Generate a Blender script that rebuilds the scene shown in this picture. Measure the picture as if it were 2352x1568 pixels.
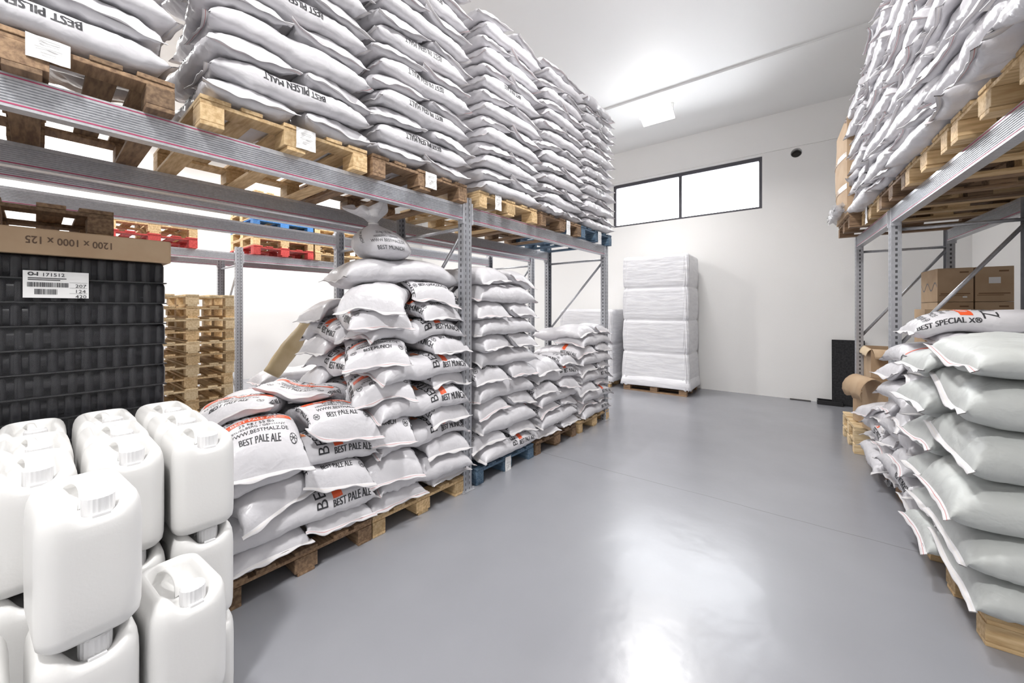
import bpy, bmesh, math, random
import numpy as np
from mathutils import Vector, Matrix

# ------------------------------------------------------------------ clear
for o in list(bpy.data.objects): bpy.data.objects.remove(o)
SC = bpy.context.scene
COL = SC.collection
R = math.radians
random.seed(7)

# ------------------------------------------------------------------ camera
CAM_H = 1.62
F_PX = 885.0
cam_d = bpy.data.cameras.new('camera')
cam = bpy.data.objects.new('camera', cam_d); COL.objects.link(cam)
cam_d.sensor_width = 36.0; cam_d.sensor_fit = 'HORIZONTAL'
cam_d.lens = 36.0 * F_PX / 2352.0
cam_d.shift_y = -74.0 / 2352.0
cam_d.clip_start = 0.05
cam.location = (0, 0, CAM_H)
cam.rotation_euler = (R(90), 0, R(36.97))
SC.camera = cam
SC.view_settings.view_transform = 'Standard'
SC.view_settings.look = 'None'
SC.view_settings.exposure = 0.24
SC.view_settings.gamma = 1.0
SC.view_settings.use_curve_mapping = False

# ------------------------------------------------------------------ world
W = bpy.data.worlds.new('world'); SC.world = W; W.use_nodes = True
bg = W.node_tree.nodes['Background']
bg.inputs[0].default_value = (0.93, 0.96, 1.0, 1); bg.inputs[1].default_value = 13.0

CEIL = 5.25
LAMPS = [(-2.09, 7.07, 70, 0.42), (-0.9, 3.0, 85, 0.42), (-0.6, -0.9, 145, 0.42), (-5.9, 3.6, 120, 0.42), (-6.2, -0.4, 90, 0.42), (-9.15, 0.4, 150, 0.42), (-9.15, 4.6, 150, 0.42)]  # x, y, watts, size; last two are added to brighten the left wall

# ------------------------------------------------------------------ materials
def new_mat(name):
    m = bpy.data.materials.new(name); m.use_nodes = True
    return m, m.node_tree.nodes, m.node_tree.links, m.node_tree.nodes['Principled BSDF']
def plain(name, col, rough=0.5, metal=0.0, spec=None, bump=None, coat=0):
    m, N, Lk, p = new_mat(name)
    p.inputs['Base Color'].default_value = (*col, 1)
    p.inputs['Roughness'].default_value = rough
    p.inputs['Metallic'].default_value = metal
    if spec is not None: p.inputs['Specular IOR Level'].default_value = spec
    if coat: p.inputs['Coat Weight'].default_value = coat
    if bump:
        scale, strength, dist = bump
        tc = N.new('ShaderNodeTexCoord'); n = N.new('ShaderNodeTexNoise'); b = N.new('ShaderNodeBump')
        n.inputs['Scale'].default_value = scale; n.inputs['Detail'].default_value = 4
        b.inputs['Strength'].default_value = strength; b.inputs['Distance'].default_value = dist
        Lk.new(tc.outputs['Object'], n.inputs['Vector']); Lk.new(n.outputs['Fac'], b.inputs['Height'])
        Lk.new(b.outputs['Normal'], p.inputs['Normal'])
    return m
def mix_noise(name, c1, c2, scale, rough, metal=0.0, stretch=(1,1,1), bump=0.0, objrand=0.0, dist=0.003, lo=0.35, hi=0.65):
    m, N, Lk, p = new_mat(name)
    tc = N.new('ShaderNodeTexCoord'); mp = N.new('ShaderNodeMapping'); n = N.new('ShaderNodeTexNoise'); cr = N.new('ShaderNodeValToRGB')
    mp.inputs['Scale'].default_value = stretch
    n.inputs['Scale'].default_value = scale; n.inputs['Detail'].default_value = 6
    cr.color_ramp.elements[0].color = (*c1, 1); cr.color_ramp.elements[1].color = (*c2, 1)
    cr.color_ramp.elements[0].position = lo; cr.color_ramp.elements[1].position = hi
    Lk.new(tc.outputs['Object'], mp.inputs['Vector'])
    Lk.new(n.outputs['Fac'], cr.inputs['Fac'])
    oi = N.new('ShaderNodeObjectInfo')
    ad = N.new('ShaderNodeVectorMath'); ad.operation = 'ADD'
    sc = N.new('ShaderNodeVectorMath'); sc.operation = 'SCALE'; sc.inputs[0].default_value = (17, 31, 47)
    Lk.new(oi.outputs['Random'], sc.inputs['Scale'])
    Lk.new(mp.outputs['Vector'], ad.inputs[0]); Lk.new(sc.outputs['Vector'], ad.inputs[1])
    Lk.new(ad.outputs['Vector'], n.inputs['Vector'])
    out = cr.outputs['Color']
    if objrand:
        hs = N.new('ShaderNodeHueSaturation'); ma = N.new('ShaderNodeMapRange')
        ma.inputs['To Min'].default_value = 1 - objrand; ma.inputs['To Max'].default_value = 1 + objrand
        Lk.new(oi.outputs['Random'], ma.inputs['Value']); Lk.new(ma.outputs['Result'], hs.inputs['Value'])
        Lk.new(out, hs.inputs['Color']); out = hs.outputs['Color']
    Lk.new(out, p.inputs['Base Color'])
    p.inputs['Roughness'].default_value = rough; p.inputs['Metallic'].default_value = metal
    if bump:
        b = N.new('ShaderNodeBump'); b.inputs['Strength'].default_value = bump; b.inputs['Distance'].default_value = dist
        Lk.new(n.outputs['Fac'], b.inputs['Height']); Lk.new(b.outputs['Normal'], p.inputs['Normal'])
    return m

def mat_floor():
    m, N, Lk, p = new_mat('grey_epoxy')
    tc = N.new('ShaderNodeTexCoord')
    n1 = N.new('ShaderNodeTexNoise'); n1.inputs['Scale'].default_value = 0.9; n1.inputs['Detail'].default_value = 5
    cr = N.new('ShaderNodeValToRGB')
    cr.color_ramp.elements[0].color = (0.265, 0.27, 0.295, 1); cr.color_ramp.elements[0].position = 0.3
    cr.color_ramp.elements[1].color = (0.30, 0.305, 0.33, 1); cr.color_ramp.elements[1].position = 0.75
    Lk.new(tc.outputs['Object'], n1.inputs['Vector']); Lk.new(n1.outputs['Fac'], cr.inputs['Fac'])
    # expansion joints: thin lines across the hall
    sx = N.new('ShaderNodeSeparateXYZ'); Lk.new(tc.outputs['Object'], sx.inputs[0])
    wob = N.new('ShaderNodeTexNoise'); wob.inputs['Scale'].default_value = 2.0; Lk.new(tc.outputs['Object'], wob.inputs['Vector'])
    ma = N.new('ShaderNodeMath'); ma.operation = 'MULTIPLY_ADD'; ma.inputs[1].default_value = 0.05
    Lk.new(wob.outputs['Fac'], ma.inputs[0]); Lk.new(sx.outputs['Y'], ma.inputs[2])
    mm = N.new('ShaderNodeMath'); mm.operation = 'ABSOLUTE'
    su = N.new('ShaderNodeMath'); su.operation = 'SUBTRACT'; su.inputs[1].default_value = 3.71
    Lk.new(ma.outputs[0], su.inputs[0]); Lk.new(su.outputs[0], mm.inputs[0])
    lt = N.new('ShaderNodeMath'); lt.operation = 'LESS_THAN'; lt.inputs[1].default_value = 0.004
    Lk.new(mm.outputs[0], lt.inputs[0])
    mx = N.new('ShaderNodeMix'); mx.data_type = 'RGBA'
    Lk.new(lt.outputs[0], mx.inputs['Factor']); Lk.new(cr.outputs['Color'], mx.inputs[6]); mx.inputs[7].default_value = (0.2, 0.2, 0.22, 1)
    Lk.new(mx.outputs[2], p.inputs['Base Color'])
    n2 = N.new('ShaderNodeTexNoise'); n2.inputs['Scale'].default_value = 260; n2.inputs['Detail'].default_value = 2
    n3 = N.new('ShaderNodeTexNoise'); n3.inputs['Scale'].default_value = 3.5; n3.inputs['Detail'].default_value = 3
    Lk.new(tc.outputs['Object'], n2.inputs['Vector']); Lk.new(tc.outputs['Object'], n3.inputs['Vector'])
    b = N.new('ShaderNodeBump'); b.inputs['Strength'].default_value = 0.25; b.inputs['Distance'].default_value = 0.0006
    b2 = N.new('ShaderNodeBump'); b2.inputs['Strength'].default_value = 0.5; b2.inputs['Distance'].default_value = 0.008
    Lk.new(n2.outputs['Fac'], b.inputs['Height']); Lk.new(n3.outputs['Fac'], b2.inputs['Height'])
    Lk.new(b.outputs['Normal'], b2.inputs['Normal']); Lk.new(b2.outputs['Normal'], p.inputs['Normal'])
    p.inputs['Roughness'].default_value = 0.25; p.inputs['Specular IOR Level'].default_value = 0.85
    return m

def mat_bag(name, c=(0.69, 0.68, 0.705), rough=0.31):
    m, N, Lk, p = new_mat(name)
    tc = N.new('ShaderNodeTexCoord'); oi = N.new('ShaderNodeObjectInfo')
    ad = N.new('ShaderNodeVectorMath'); ad.operation = 'ADD'
    sc = N.new('ShaderNodeVectorMath'); sc.operation = 'SCALE'; sc.inputs[0].default_value = (17, 31, 47)
    Lk.new(oi.outputs['Random'], sc.inputs['Scale']); Lk.new(tc.outputs['Object'], ad.inputs[0]); Lk.new(sc.outputs['Vector'], ad.inputs[1])
    n = N.new('ShaderNodeTexNoise'); n.inputs['Scale'].default_value = 9; n.inputs['Detail'].default_value = 3; n.inputs['Distortion'].default_value = 0.4
    v = N.new('ShaderNodeTexNoise'); v.inputs['Scale'].default_value = 45; v.inputs['Detail'].default_value = 3
    Lk.new(ad.outputs['Vector'], n.inputs['Vector']); Lk.new(ad.outputs['Vector'], v.inputs['Vector'])
    b = N.new('ShaderNodeBump'); b.inputs['Strength'].default_value = 0.65; b.inputs['Distance'].default_value = 0.018
    b2 = N.new('ShaderNodeBump'); b2.inputs['Strength'].default_value = 0.3; b2.inputs['Distance'].default_value = 0.003
    Lk.new(n.outputs['Fac'], b.inputs['Height']); Lk.new(v.outputs['Fac'], b2.inputs['Height'])
    rg = N.new('ShaderNodeTexNoise'); rg.noise_type = 'RIDGED_MULTIFRACTAL'; rg.inputs['Scale'].default_value = 8.0; rg.inputs['Detail'].default_value = 1.5; rg.inputs['Distortion'].default_value = 0.15
    Lk.new(ad.outputs['Vector'], rg.inputs['Vector'])
    b3 = N.new('ShaderNodeBump'); b3.inputs['Strength'].default_value = 0.6; b3.inputs['Distance'].default_value = 0.006
    Lk.new(rg.outputs['Fac'], b3.inputs['Height']); Lk.new(b.outputs['Normal'], b3.inputs['Normal'])
    Lk.new(b3.outputs['Normal'], b2.inputs['Normal']); Lk.new(b2.outputs['Normal'], p.inputs['Normal'])
    cr = N.new('ShaderNodeValToRGB')
    cr.color_ramp.elements[0].color = (c[0]*0.94, c[1]*0.94, c[2]*0.95, 1); cr.color_ramp.elements[1].color = (*c, 1)
    Lk.new(n.outputs['Fac'], cr.inputs['Fac']); Lk.new(cr.outputs['Color'], p.inputs['Base Color'])
    p.inputs['Roughness'].default_value = rough; p.inputs['Specular IOR Level'].default_value = 0.5
    return m

def mat_film(name, col=(0.95, 0.96, 1.0), alpha=0.25, rough=0.15):
    m, N, Lk, p = new_mat(name)
    N.remove(p)
    out = N['Material Output']
    t = N.new('ShaderNodeBsdfTransparent'); g = N.new('ShaderNodeBsdfPrincipled'); mx = N.new('ShaderNodeMixShader')
    g.inputs['Base Color'].default_value = (*col, 1); g.inputs['Roughness'].default_value = rough
    mx.inputs[0].default_value = alpha
    n = N.new('ShaderNodeTexNoise'); n.inputs['Scale'].default_value = 14; n.inputs['Distortion'].default_value = 1.5
    b = N.new('ShaderNodeBump'); b.inputs['Strength'].default_value = 0.7; b.inputs['Distance'].default_value = 0.02
    tc = N.new('ShaderNodeTexCoord'); Lk.new(tc.outputs['Object'], n.inputs['Vector'])
    Lk.new(n.outputs['Fac'], b.inputs['Height']); Lk.new(b.outputs['Normal'], g.inputs['Normal'])
    Lk.new(t.outputs[0], mx.inputs[1]); Lk.new(g.outputs[0], mx.inputs[2]); Lk.new(mx.outputs[0], out.inputs['Surface'])
    return m
def mat_glass():
    m, N, Lk, p = new_mat('window_glass')
    N.remove(p); out = N['Material Output']
    t = N.new('ShaderNodeBsdfTransparent'); g = N.new('ShaderNodeBsdfGlossy'); mx = N.new('ShaderNodeMixShader'); fr = N.new('ShaderNodeFresnel')
    g.inputs['Roughness'].default_value = 0.02
    Lk.new(fr.outputs[0], mx.inputs[0]); Lk.new(t.outputs[0], mx.inputs[1]); Lk.new(g.outputs[0], mx.inputs[2]); Lk.new(mx.outputs[0], out.inputs['Surface'])
    return m
def mat_emit(name, col, s):
    m, N, Lk, p = new_mat(name)
    p.inputs['Emission Color'].default_value = (*col, 1); p.inputs['Emission Strength'].default_value = s
    return m
def mat_post():
    # galvanised upright with rows of dark punched slots (pattern runs up the post)
    m, N, Lk, p = new_mat('galvanised_slotted')
    tc = N.new('ShaderNodeTexCoord'); sx = N.new('ShaderNodeSeparateXYZ'); Lk.new(tc.outputs['Object'], sx.inputs[0])
    fr = N.new('ShaderNodeMath'); fr.operation = 'MODULO'; fr.inputs[1].default_value = 0.05
    Lk.new(sx.outputs['Z'], fr.inputs[0])
    lt = N.new('ShaderNodeMath'); lt.operation = 'LESS_THAN'; lt.inputs[1].default_value = 0.026; Lk.new(fr.outputs[0], lt.inputs[0])
    def band(sock, centre, half):
        s = N.new('ShaderNodeMath'); s.operation = 'SUBTRACT'; s.inputs[1].default_value = centre; Lk.new(sock, s.inputs[0])
        a = N.new('ShaderNodeMath'); a.operation = 'ABSOLUTE'; Lk.new(s.outputs[0], a.inputs[0])
        l = N.new('ShaderNodeMath'); l.operation = 'LESS_THAN'; l.inputs[1].default_value = half; Lk.new(a.outputs[0], l.inputs[0])
        return l.outputs[0]
    ax = N.new('ShaderNodeMath'); ax.operation = 'ABSOLUTE'; Lk.new(sx.outputs['X'], ax.inputs[0])
    ay = N.new('ShaderNodeMath'); ay.operation = 'ABSOLUTE'; Lk.new(sx.outputs['Y'], ay.inputs[0])
    b1 = band(ay.outputs[0], 0.024, 0.0035); b2 = band(ax.outputs[0], 0.004, 0.0035)
    mxx = N.new('ShaderNodeMath'); mxx.operation = 'MAXIMUM'; Lk.new(b1, mxx.inputs[0]); Lk.new(b2, mxx.inputs[1])
    mu = N.new('ShaderNodeMath'); mu.operation = 'MULTIPLY'; Lk.new(mxx.outputs[0], mu.inputs[0]); Lk.new(lt.outputs[0], mu.inputs[1])
    n = N.new('ShaderNodeTexNoise'); n.inputs['Scale'].default_value = 25; Lk.new(tc.outputs['Object'], n.inputs['Vector'])
    cr = N.new('ShaderNodeValToRGB'); cr.color_ramp.elements[0].color = (0.36, 0.37, 0.40, 1); cr.color_ramp.elements[1].color = (0.52, 0.53, 0.56, 1)
    Lk.new(n.outputs['Fac'], cr.inputs['Fac'])
    mx = N.new('ShaderNodeMix'); mx.data_type = 'RGBA'; Lk.new(mu.outputs[0], mx.inputs['Factor']); Lk.new(cr.outputs['Color'], mx.inputs[6]); mx.inputs[7].default_value = (0.06, 0.06, 0.065, 1)
    Lk.new(mx.outputs[2], p.inputs['Base Color'])
    p.inputs['Metallic'].default_value = 0.55; p.inputs['Roughness'].default_value = 0.42
    return m

M = {}
M['floor'] = mat_floor()
M['wall'] = plain('white_plaster', (0.86, 0.855, 0.845), 0.85, bump=(60, 0.25, 0.004))
M['ceil'] = plain('white_ceiling', (0.84, 0.84, 0.835), 0.55, bump=(3, 0.05, 0.004))
M['bag'] = mat_bag('white_woven_plastic')
M['bag_shade'] = mat_bag('shaded_white_paper', (0.54, 0.56, 0.545), 0.5)  # white sack with the near right pile's green-grey shade put into its colour
M['hem'] = mat_bag('sack_hem_paper', (0.68, 0.665, 0.675), 0.5)
M['thread'] = plain('red_thread', (0.55, 0.25, 0.25), 0.8)
M['thread_w'] = plain('cream_thread', (0.70, 0.66, 0.62), 0.8)
M['ink'] = plain('black_ink', (0.035, 0.035, 0.04), 0.5)
M['ink_g'] = plain('grey_ink', (0.16, 0.16, 0.17), 0.5)
M['orange'] = plain('orange_red_ink', (0.80, 0.115, 0.035), 0.45)
M['orange2'] = plain('light_orange_ink', (0.86, 0.26, 0.09), 0.45)
M['galv'] = mix_noise('galvanised_steel', (0.50, 0.51, 0.54), (0.60, 0.61, 0.64), 60, 0.36, 0.5, bump=0.0)
M['post'] = mat_post()
M['stripe'] = plain('magenta_stripe_paint', (0.42, 0.05, 0.13), 0.5)
M['wood'] = mix_noise('pine_wood', (0.50, 0.33, 0.16), (0.72, 0.53, 0.30), 6, 0.7, stretch=(1.2, 9, 9), bump=0.3, objrand=0.22)
M['woodx'] = mix_noise('fresh_pine_wood', (0.62, 0.45, 0.25), (0.80, 0.64, 0.41), 6, 0.7, stretch=(1.2, 9, 9), bump=0.3, objrand=0.15)
M['woodd'] = mix_noise('aged_brown_wood', (0.16, 0.095, 0.055), (0.33, 0.215, 0.125), 6, 0.75, stretch=(1.2, 9, 9), bump=0.4, objrand=0.3)
M['woodblue'] = mix_noise('worn_blue_painted_wood', (0.05, 0.10, 0.17), (0.13, 0.20, 0.27), 7, 0.7, stretch=(1.2, 9, 9), bump=0.3, objrand=0.2)
M['woodbright'] = mix_noise('blue_painted_wood', (0.03, 0.12, 0.33), (0.06, 0.22, 0.50), 7, 0.65, stretch=(1.2, 9, 9), bump=0.3, objrand=0.15)
M['woodred'] = mix_noise('red_painted_wood', (0.38, 0.03, 0.03), (0.55, 0.07, 0.06), 7, 0.65, stretch=(1.2, 9, 9), bump=0.3, objrand=0.15)
M['card'] = mix_noise('brown_cardboard', (0.46, 0.32, 0.20), (0.53, 0.385, 0.25), 5, 0.8, bump=0.15)
M['cardl'] = mix_noise('light_cardboard', (0.66, 0.51, 0.34), (0.72, 0.58, 0.40), 5, 0.8, bump=0.15)
M['tape'] = plain('clear_brown_tape', (0.42, 0.28, 0.16), 0.2)
M['paper'] = plain('white_paper', (0.86, 0.86, 0.86), 0.6)
M['black'] = plain('black_plastic', (0.012, 0.012, 0.014), 0.4)
M['bottle'] = plain('dark_bottle_glass', (0.008, 0.008, 0.011), 0.33, spec=0.4)
M['foam'] = mix_noise('black_foam', (0.010, 0.010, 0.012), (0.03, 0.03, 0.033), 40, 0.9, bump=0.5)
M['frame'] = plain('dark_grey_aluminium', (0.075, 0.072, 0.085), 0.45, 0.2)
M['glass'] = mat_glass()
M['wrap'] = mat_film('clear_stretch_film', alpha=0.02, rough=0.3)
M['wrapw'] = mat_film('milky_stretch_film', (0.93, 0.93, 0.96), alpha=0.55, rough=0.25)
def mat_can():
    m, N, Lk, p = new_mat('white_polyethylene')
    p.inputs['Base Color'].default_value = (0.80, 0.795, 0.785, 1); p.inputs['Roughness'].default_value = 0.34
    p.inputs['Subsurface Weight'].default_value = 0.0; p.inputs['Subsurface Radius'].default_value = (0.03, 0.03, 0.027)
    p.inputs['Subsurface Scale'].default_value = 0.5
    tc = N.new('ShaderNodeTexCoord'); n = N.new('ShaderNodeTexNoise'); n.inputs['Scale'].default_value = 120
    b = N.new('ShaderNodeBump'); b.inputs['Strength'].default_value = 0.12; b.inputs['Distance'].default_value = 0.002
    Lk.new(tc.outputs['Object'], n.inputs['Vector']); Lk.new(n.outputs['Fac'], b.inputs['Height']); Lk.new(b.outputs['Normal'], p.inputs['Normal'])
    return m
M['can'] = mat_can()
M['cap'] = plain('white_cap_plastic', (0.78, 0.78, 0.79), 0.35)
M['film_white'] = mix_noise('white_shrink_film', (0.70, 0.70, 0.735), (0.79, 0.79, 0.815), 4, 0.3, stretch=(1, 1, 5), bump=0.35, dist=0.03)
M['lamp'] = mat_emit('lamp_diffuser', (1.0, 0.98, 0.95), 3.0)
M['tan'] = mix_noise('yellowed_paper_sack', (0.48, 0.36, 0.19), (0.60, 0.48, 0.29), 5, 0.5, bump=0.4, dist=0.01)

# ------------------------------------------------------------------ object helpers
def link(name, me, mat=None, parent=None, loc=(0,0,0), rotz=0.0, smooth=False):
    o = bpy.data.objects.new(name, me); COL.objects.link(o)
    if mat is not None and me is not None and len(me.materials) == 0:
        for m in (mat if isinstance(mat, (list, tuple)) else [mat]): me.materials.append(m)
    if smooth:
        me.polygons.foreach_set('use_smooth', [True]*len(me.polygons))
    if parent is not None: o.parent = parent
    o.location = loc; o.rotation_euler = (0, 0, rotz)
    return o
def tag(o, label, cat, group=None):
    o['label'] = label; o['category'] = cat
    if group: o['group'] = group
    return o
def empty(name, loc=(0,0,0), rotz=0.0):
    o = bpy.data.objects.new(name, None); COL.objects.link(o); o.empty_display_size = 0.1
    o.location = loc; o.rotation_euler = (0, 0, rotz); return o
def dup(src, loc, rotz, parent=None):
    c = src.copy(); COL.objects.link(c)
    if parent is None: c.location = loc; c.rotation_euler = (0, 0, rotz)
    else: c.parent = parent
    for ch in src.children:
        if not ch.name.startswith('paper_label'): dup(ch, None, None, c)
    return c

class MB:
    def __init__(s): s.v = []; s.f = []; s.mi = []
    def add(s, vs, fs, mi=0):
        n = len(s.v); s.v += [tuple(v) for v in vs]; s.f += [tuple(i+n for i in f) for f in fs]; s.mi += [mi]*len(fs)
    def box(s, x0, y0, z0, x1, y1, z1, mi=0):
        vs = [(x,y,z) for z in (z0,z1) for y in (y0,y1) for x in (x0,x1)]
        s.add(vs, [(0,2,3,1),(4,5,7,6),(0,1,5,4),(2,6,7,3),(0,4,6,2),(1,3,7,5)], mi)
    def bbox(s, x0, y0, z0, x1, y1, z1, b=0.004, mi=0):   # bevelled box
        bm = bmesh.new(); bmesh.ops.create_cube(bm, size=1)
        for v in bm.verts: v.co = Vector(((x0+x1)/2+v.co.x*(x1-x0), (y0+y1)/2+v.co.y*(y1-y0), (z0+z1)/2+v.co.z*(z1-z0)))
        bmesh.ops.bevel(bm, geom=bm.edges[:], offset=b, segments=2, affect='EDGES', profile=0.6)
        bm.verts.index_update()
        s.add([tuple(v.co) for v in bm.verts], [tuple(v.index for v in f.verts) for f in bm.faces], mi); bm.free()
    def prism(s, prof, axis, a, b, mi=0, caps=True):      # profile in the two other axes
        n = len(prof)
        def P(p, t): return {'x': (t, p[0], p[1]), 'y': (p[0], t, p[1]), 'z': (p[0], p[1], t)}[axis]
        vs = [P(p, a) for p in prof] + [P(p, b) for p in prof]
        fs = [(i, (i+1) % n, (i+1) % n + n, i+n) for i in range(n)]
        if caps: fs += [tuple(range(n))[::-1], tuple(range(n, 2*n))]
        s.add(vs, fs, mi)
    def tube(s, p0, p1, r, n=12, mi=0, r1=None):
        p0 = Vector(p0); p1 = Vector(p1); d = (p1-p0).normalized(); r1 = r if r1 is None else r1
        a = d.orthogonal().normalized(); b = d.cross(a)
        vs = []
        for (c, rr) in ((p0, r), (p1, r1)):
            for i in range(n):
                t = 2*math.pi*i/n; vs.append(c + a*math.cos(t)*rr + b*math.sin(t)*rr)
        s.add(vs, [(i, (i+1) % n, (i+1) % n+n, i+n) for i in range(n)] + [tuple(range(n))[::-1], tuple(range(n, 2*n))], mi)
    def grid(s, P, closed_j=False, mi=0):                 # P: [ni][nj][3]
        P = np.asarray(P); ni, nj = P.shape[:2]
        vs = P.reshape(-1, 3).tolist(); fs = []
        for i in range(ni-1):
            for j in range(nj if closed_j else nj-1):
                k = (j+1) % nj; fs.append((i*nj+j, i*nj+k, (i+1)*nj+k, (i+1)*nj+j))
        s.add(vs, fs, mi)
    def mesh(s, name='m', recalc=True):
        me = bpy.data.meshes.new(name); me.from_pydata(s.v, [], s.f)
        me.polygons.foreach_set('material_index', s.mi)
        if recalc:
            bm = bmesh.new(); bm.from_mesh(me); bmesh.ops.recalc_face_normals(bm, faces=bm.faces); bm.to_mesh(me); bm.free()
        me.update(); return me
    def build(s, name, mat, parent=None, smooth=False, **k):
        me = s.mesh(name)
        for m in (mat if isinstance(mat, (list, tuple)) else [mat]): me.materials.append(m)
        return link(name, me, None, parent, smooth=smooth, **k)

def struct(o): o['kind'] = 'structure'; return o

# frames: left racks turn -1.93 deg, right rack +3.32 deg about the camera foot
AL, AR = R(-1.93), R(3.32)
def frm(a, x, y, z=0.0):
    return (x*math.cos(a)-y*math.sin(a), x*math.sin(a)+y*math.cos(a), z)

# text helper ------------------------------------------------------
_tc = {}
def text_flat(s, bold=0.0):
    """mesh of a text, cap height = 1, centred; returns (verts Nx2, faces)"""
    key = (s, bold)
    if key in _tc: return _tc[key]
    cu = bpy.data.curves.new('t', 'FONT'); cu.body = s; cu.size = 1.0; cu.resolution_u = 3; cu.offset = bold
    cu.align_x = 'CENTER'; cu.space_character = 1.02
    ob = bpy.data.objects.new('t', cu); COL.objects.link(ob)
    dg = bpy.context.evaluated_depsgraph_get(); ev = ob.evaluated_get(dg); me = ev.to_mesh()
    v = np.array([tuple(x.co)[:2] for x in me.vertices]) if len(me.vertices) else np.zeros((0, 2))
    f = [tuple(p.vertices) for p in me.polygons]
    ev.to_mesh_clear(); bpy.data.objects.remove(ob); bpy.data.curves.remove(cu)
    if len(v):
        cap = 0.70; v = v / cap; v[:, 1] -= 0.5; v[:, 0] -= (v[:, 0].max()+v[:, 0].min())/2
    _tc[key] = (v, f); return _tc[key]
def text_on_plane(mb, s, origin, ex, ey, h, mi=0, condense=0.85, bold=0.0, off=0.001):
    """put text on a flat surface: origin + x*ex + y*ey"""
    v, f = text_flat(s, bold)
    o = Vector(origin); ex = Vector(ex); ey = Vector(ey); n = ex.cross(ey).normalized()*off
    mb.add([tuple(o + ex*float(a)*h*condense + ey*float(b)*h + n) for a, b in v], f, mi)
def rect_on_plane(mb, origin, ex, ey, x0, y0, x1, y1, mi=0, off=0.001):
    o = Vector(origin); ex = Vector(ex); ey = Vector(ey); n = ex.cross(ey).normalized()*off
    mb.add([tuple(o+ex*a+ey*b+n) for a, b in ((x0,y0),(x1,y0),(x1,y1),(x0,y1))], [(0,1,2,3)], mi)

# ------------------------------------------------------------------ room
WB = 8.62           # back wall
XL, XR, YF = -10.3, 2.9, -3.2
mb = MB(); mb.box(XL-0.2, YF-0.2, -0.1, XR+0.6, WB+0.2, 0.0); struct(mb.build('floor', M['floor']))
mb = MB(); mb.box(XL-0.2, YF-0.2, CEIL, XR+0.6, 6.6, CEIL+0.15); mb.box(XL-0.2, 6.6, CEIL-0.03, XR+0.6, WB+0.2, CEIL+0.15)
struct(mb.build('ceiling', M['ceil']))
def wall_with_holes(name, x0, x1, z0, z1, y, th, win, circ):
    bm = bmesh.new()
    def loop(pts):
        vs = [bm.verts.new((p[0], y, p[1])) for p in pts]
        for i in range(len(vs)): bm.edges.new((vs[i], vs[(i+1) % len(vs)]))
    loop([(x0,z0),(x1,z0),(x1,z1),(x0,z1)])
    if win: loop([(win[0],win[1]),(win[2],win[1]),(win[2],win[3]),(win[0],win[3])])
    if circ: loop([(circ[0]+circ[2]*math.cos(t*math.pi/14), circ[1]+circ[2]*math.sin(t*math.pi/14)) for t in range(28)])
    bmesh.ops.triangle_fill(bm, use_beauty=True, use_dissolve=False, edges=bm.edges[:])
    r = bmesh.ops.extrude_face_region(bm, geom=bm.faces[:])
    for e in r['geom']:
        if isinstance(e, bmesh.types.BMVert): e.co.y += th
    bmesh.ops.recalc_face_normals(bm, faces=bm.faces)
    me = bpy.data.meshes.new(name); bm.to_mesh(me); bm.free()
    return struct(link(name, me, M['wall']))
WIN = (-3.52, 3.52, -0.60, 4.50)
VENT = (0.0, 0.0, 0.085)
# vent centre from its pixel (1829,351)
_rd = (1829-1176)/F_PX; _d = WB/(0.799+0.6014*_rd); VX = _rd*_d*0.799-_d*0.6014; VZ = CAM_H+(710-351)/F_PX*_d
wall_with_holes('wall_back', XL-0.2, XR+0.6, 0, CEIL, WB, 0.22, WIN, (VX, VZ, 0.085))
mb = MB(); mb.box(XL-0.2, WB-0.025, 4.545, XR+0.6, WB, CEIL-0.03); struct(mb.build('trim_1', M['wall']))
mb = MB(); mb.box(XL-0.2, YF, 0, XL, WB, CEIL); struct(mb.build('wall_left', M['wall']))
mb = MB(); mb.box(XL, YF-0.2, 0, XR+0.6, YF, CEIL); struct(mb.build('wall_front', M['wall']))
# right wall follows the right rack's direction
mb = MB()
a0 = frm(AR, 2.5, -3.6); a1 = frm(AR, 2.5, 9.2); a2 = frm(AR, 2.7, 9.2); a3 = frm(AR, 2.7, -3.6)
mb.prism([a0[:2], a1[:2], a2[:2], a3[:2]], 'z', 0, CEIL); struct(mb.build('wall_right', M['wall']))
# window
win = empty('window_1', ((WIN[0]+WIN[2])/2, WB+0.03, WIN[1])); struct(win)
ww = (WIN[2]-WIN[0])/2; wh = WIN[3]-WIN[1]; fw = 0.055
mb = MB()
mb.bbox(-ww, 0, 0, ww, 0.07, fw*0.8); mb.bbox(-ww, 0, wh-fw*1.3, ww, 0.07, wh); mb.bbox(-ww, 0, fw*0.8, -ww+fw, 0.07, wh-fw*1.3); mb.bbox(ww-fw, 0, fw*0.8, ww, 0.07, wh-fw*1.3)
mb.build('window_frame', M['frame'], win)
mb = MB(); mb.bbox(-0.03, 0.005, fw*0.8, 0.03, 0.065, wh-fw*1.3); mb.build('mullion', M['frame'], win)
for (p, q) in ((-ww+fw, -0.03), (0.03, ww-fw)):
    mb = MB(); mb.box(p, 0.03, fw*0.8, q, 0.036, wh-fw*1.3); mb.build('window_pane', M['glass'], win)
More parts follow.
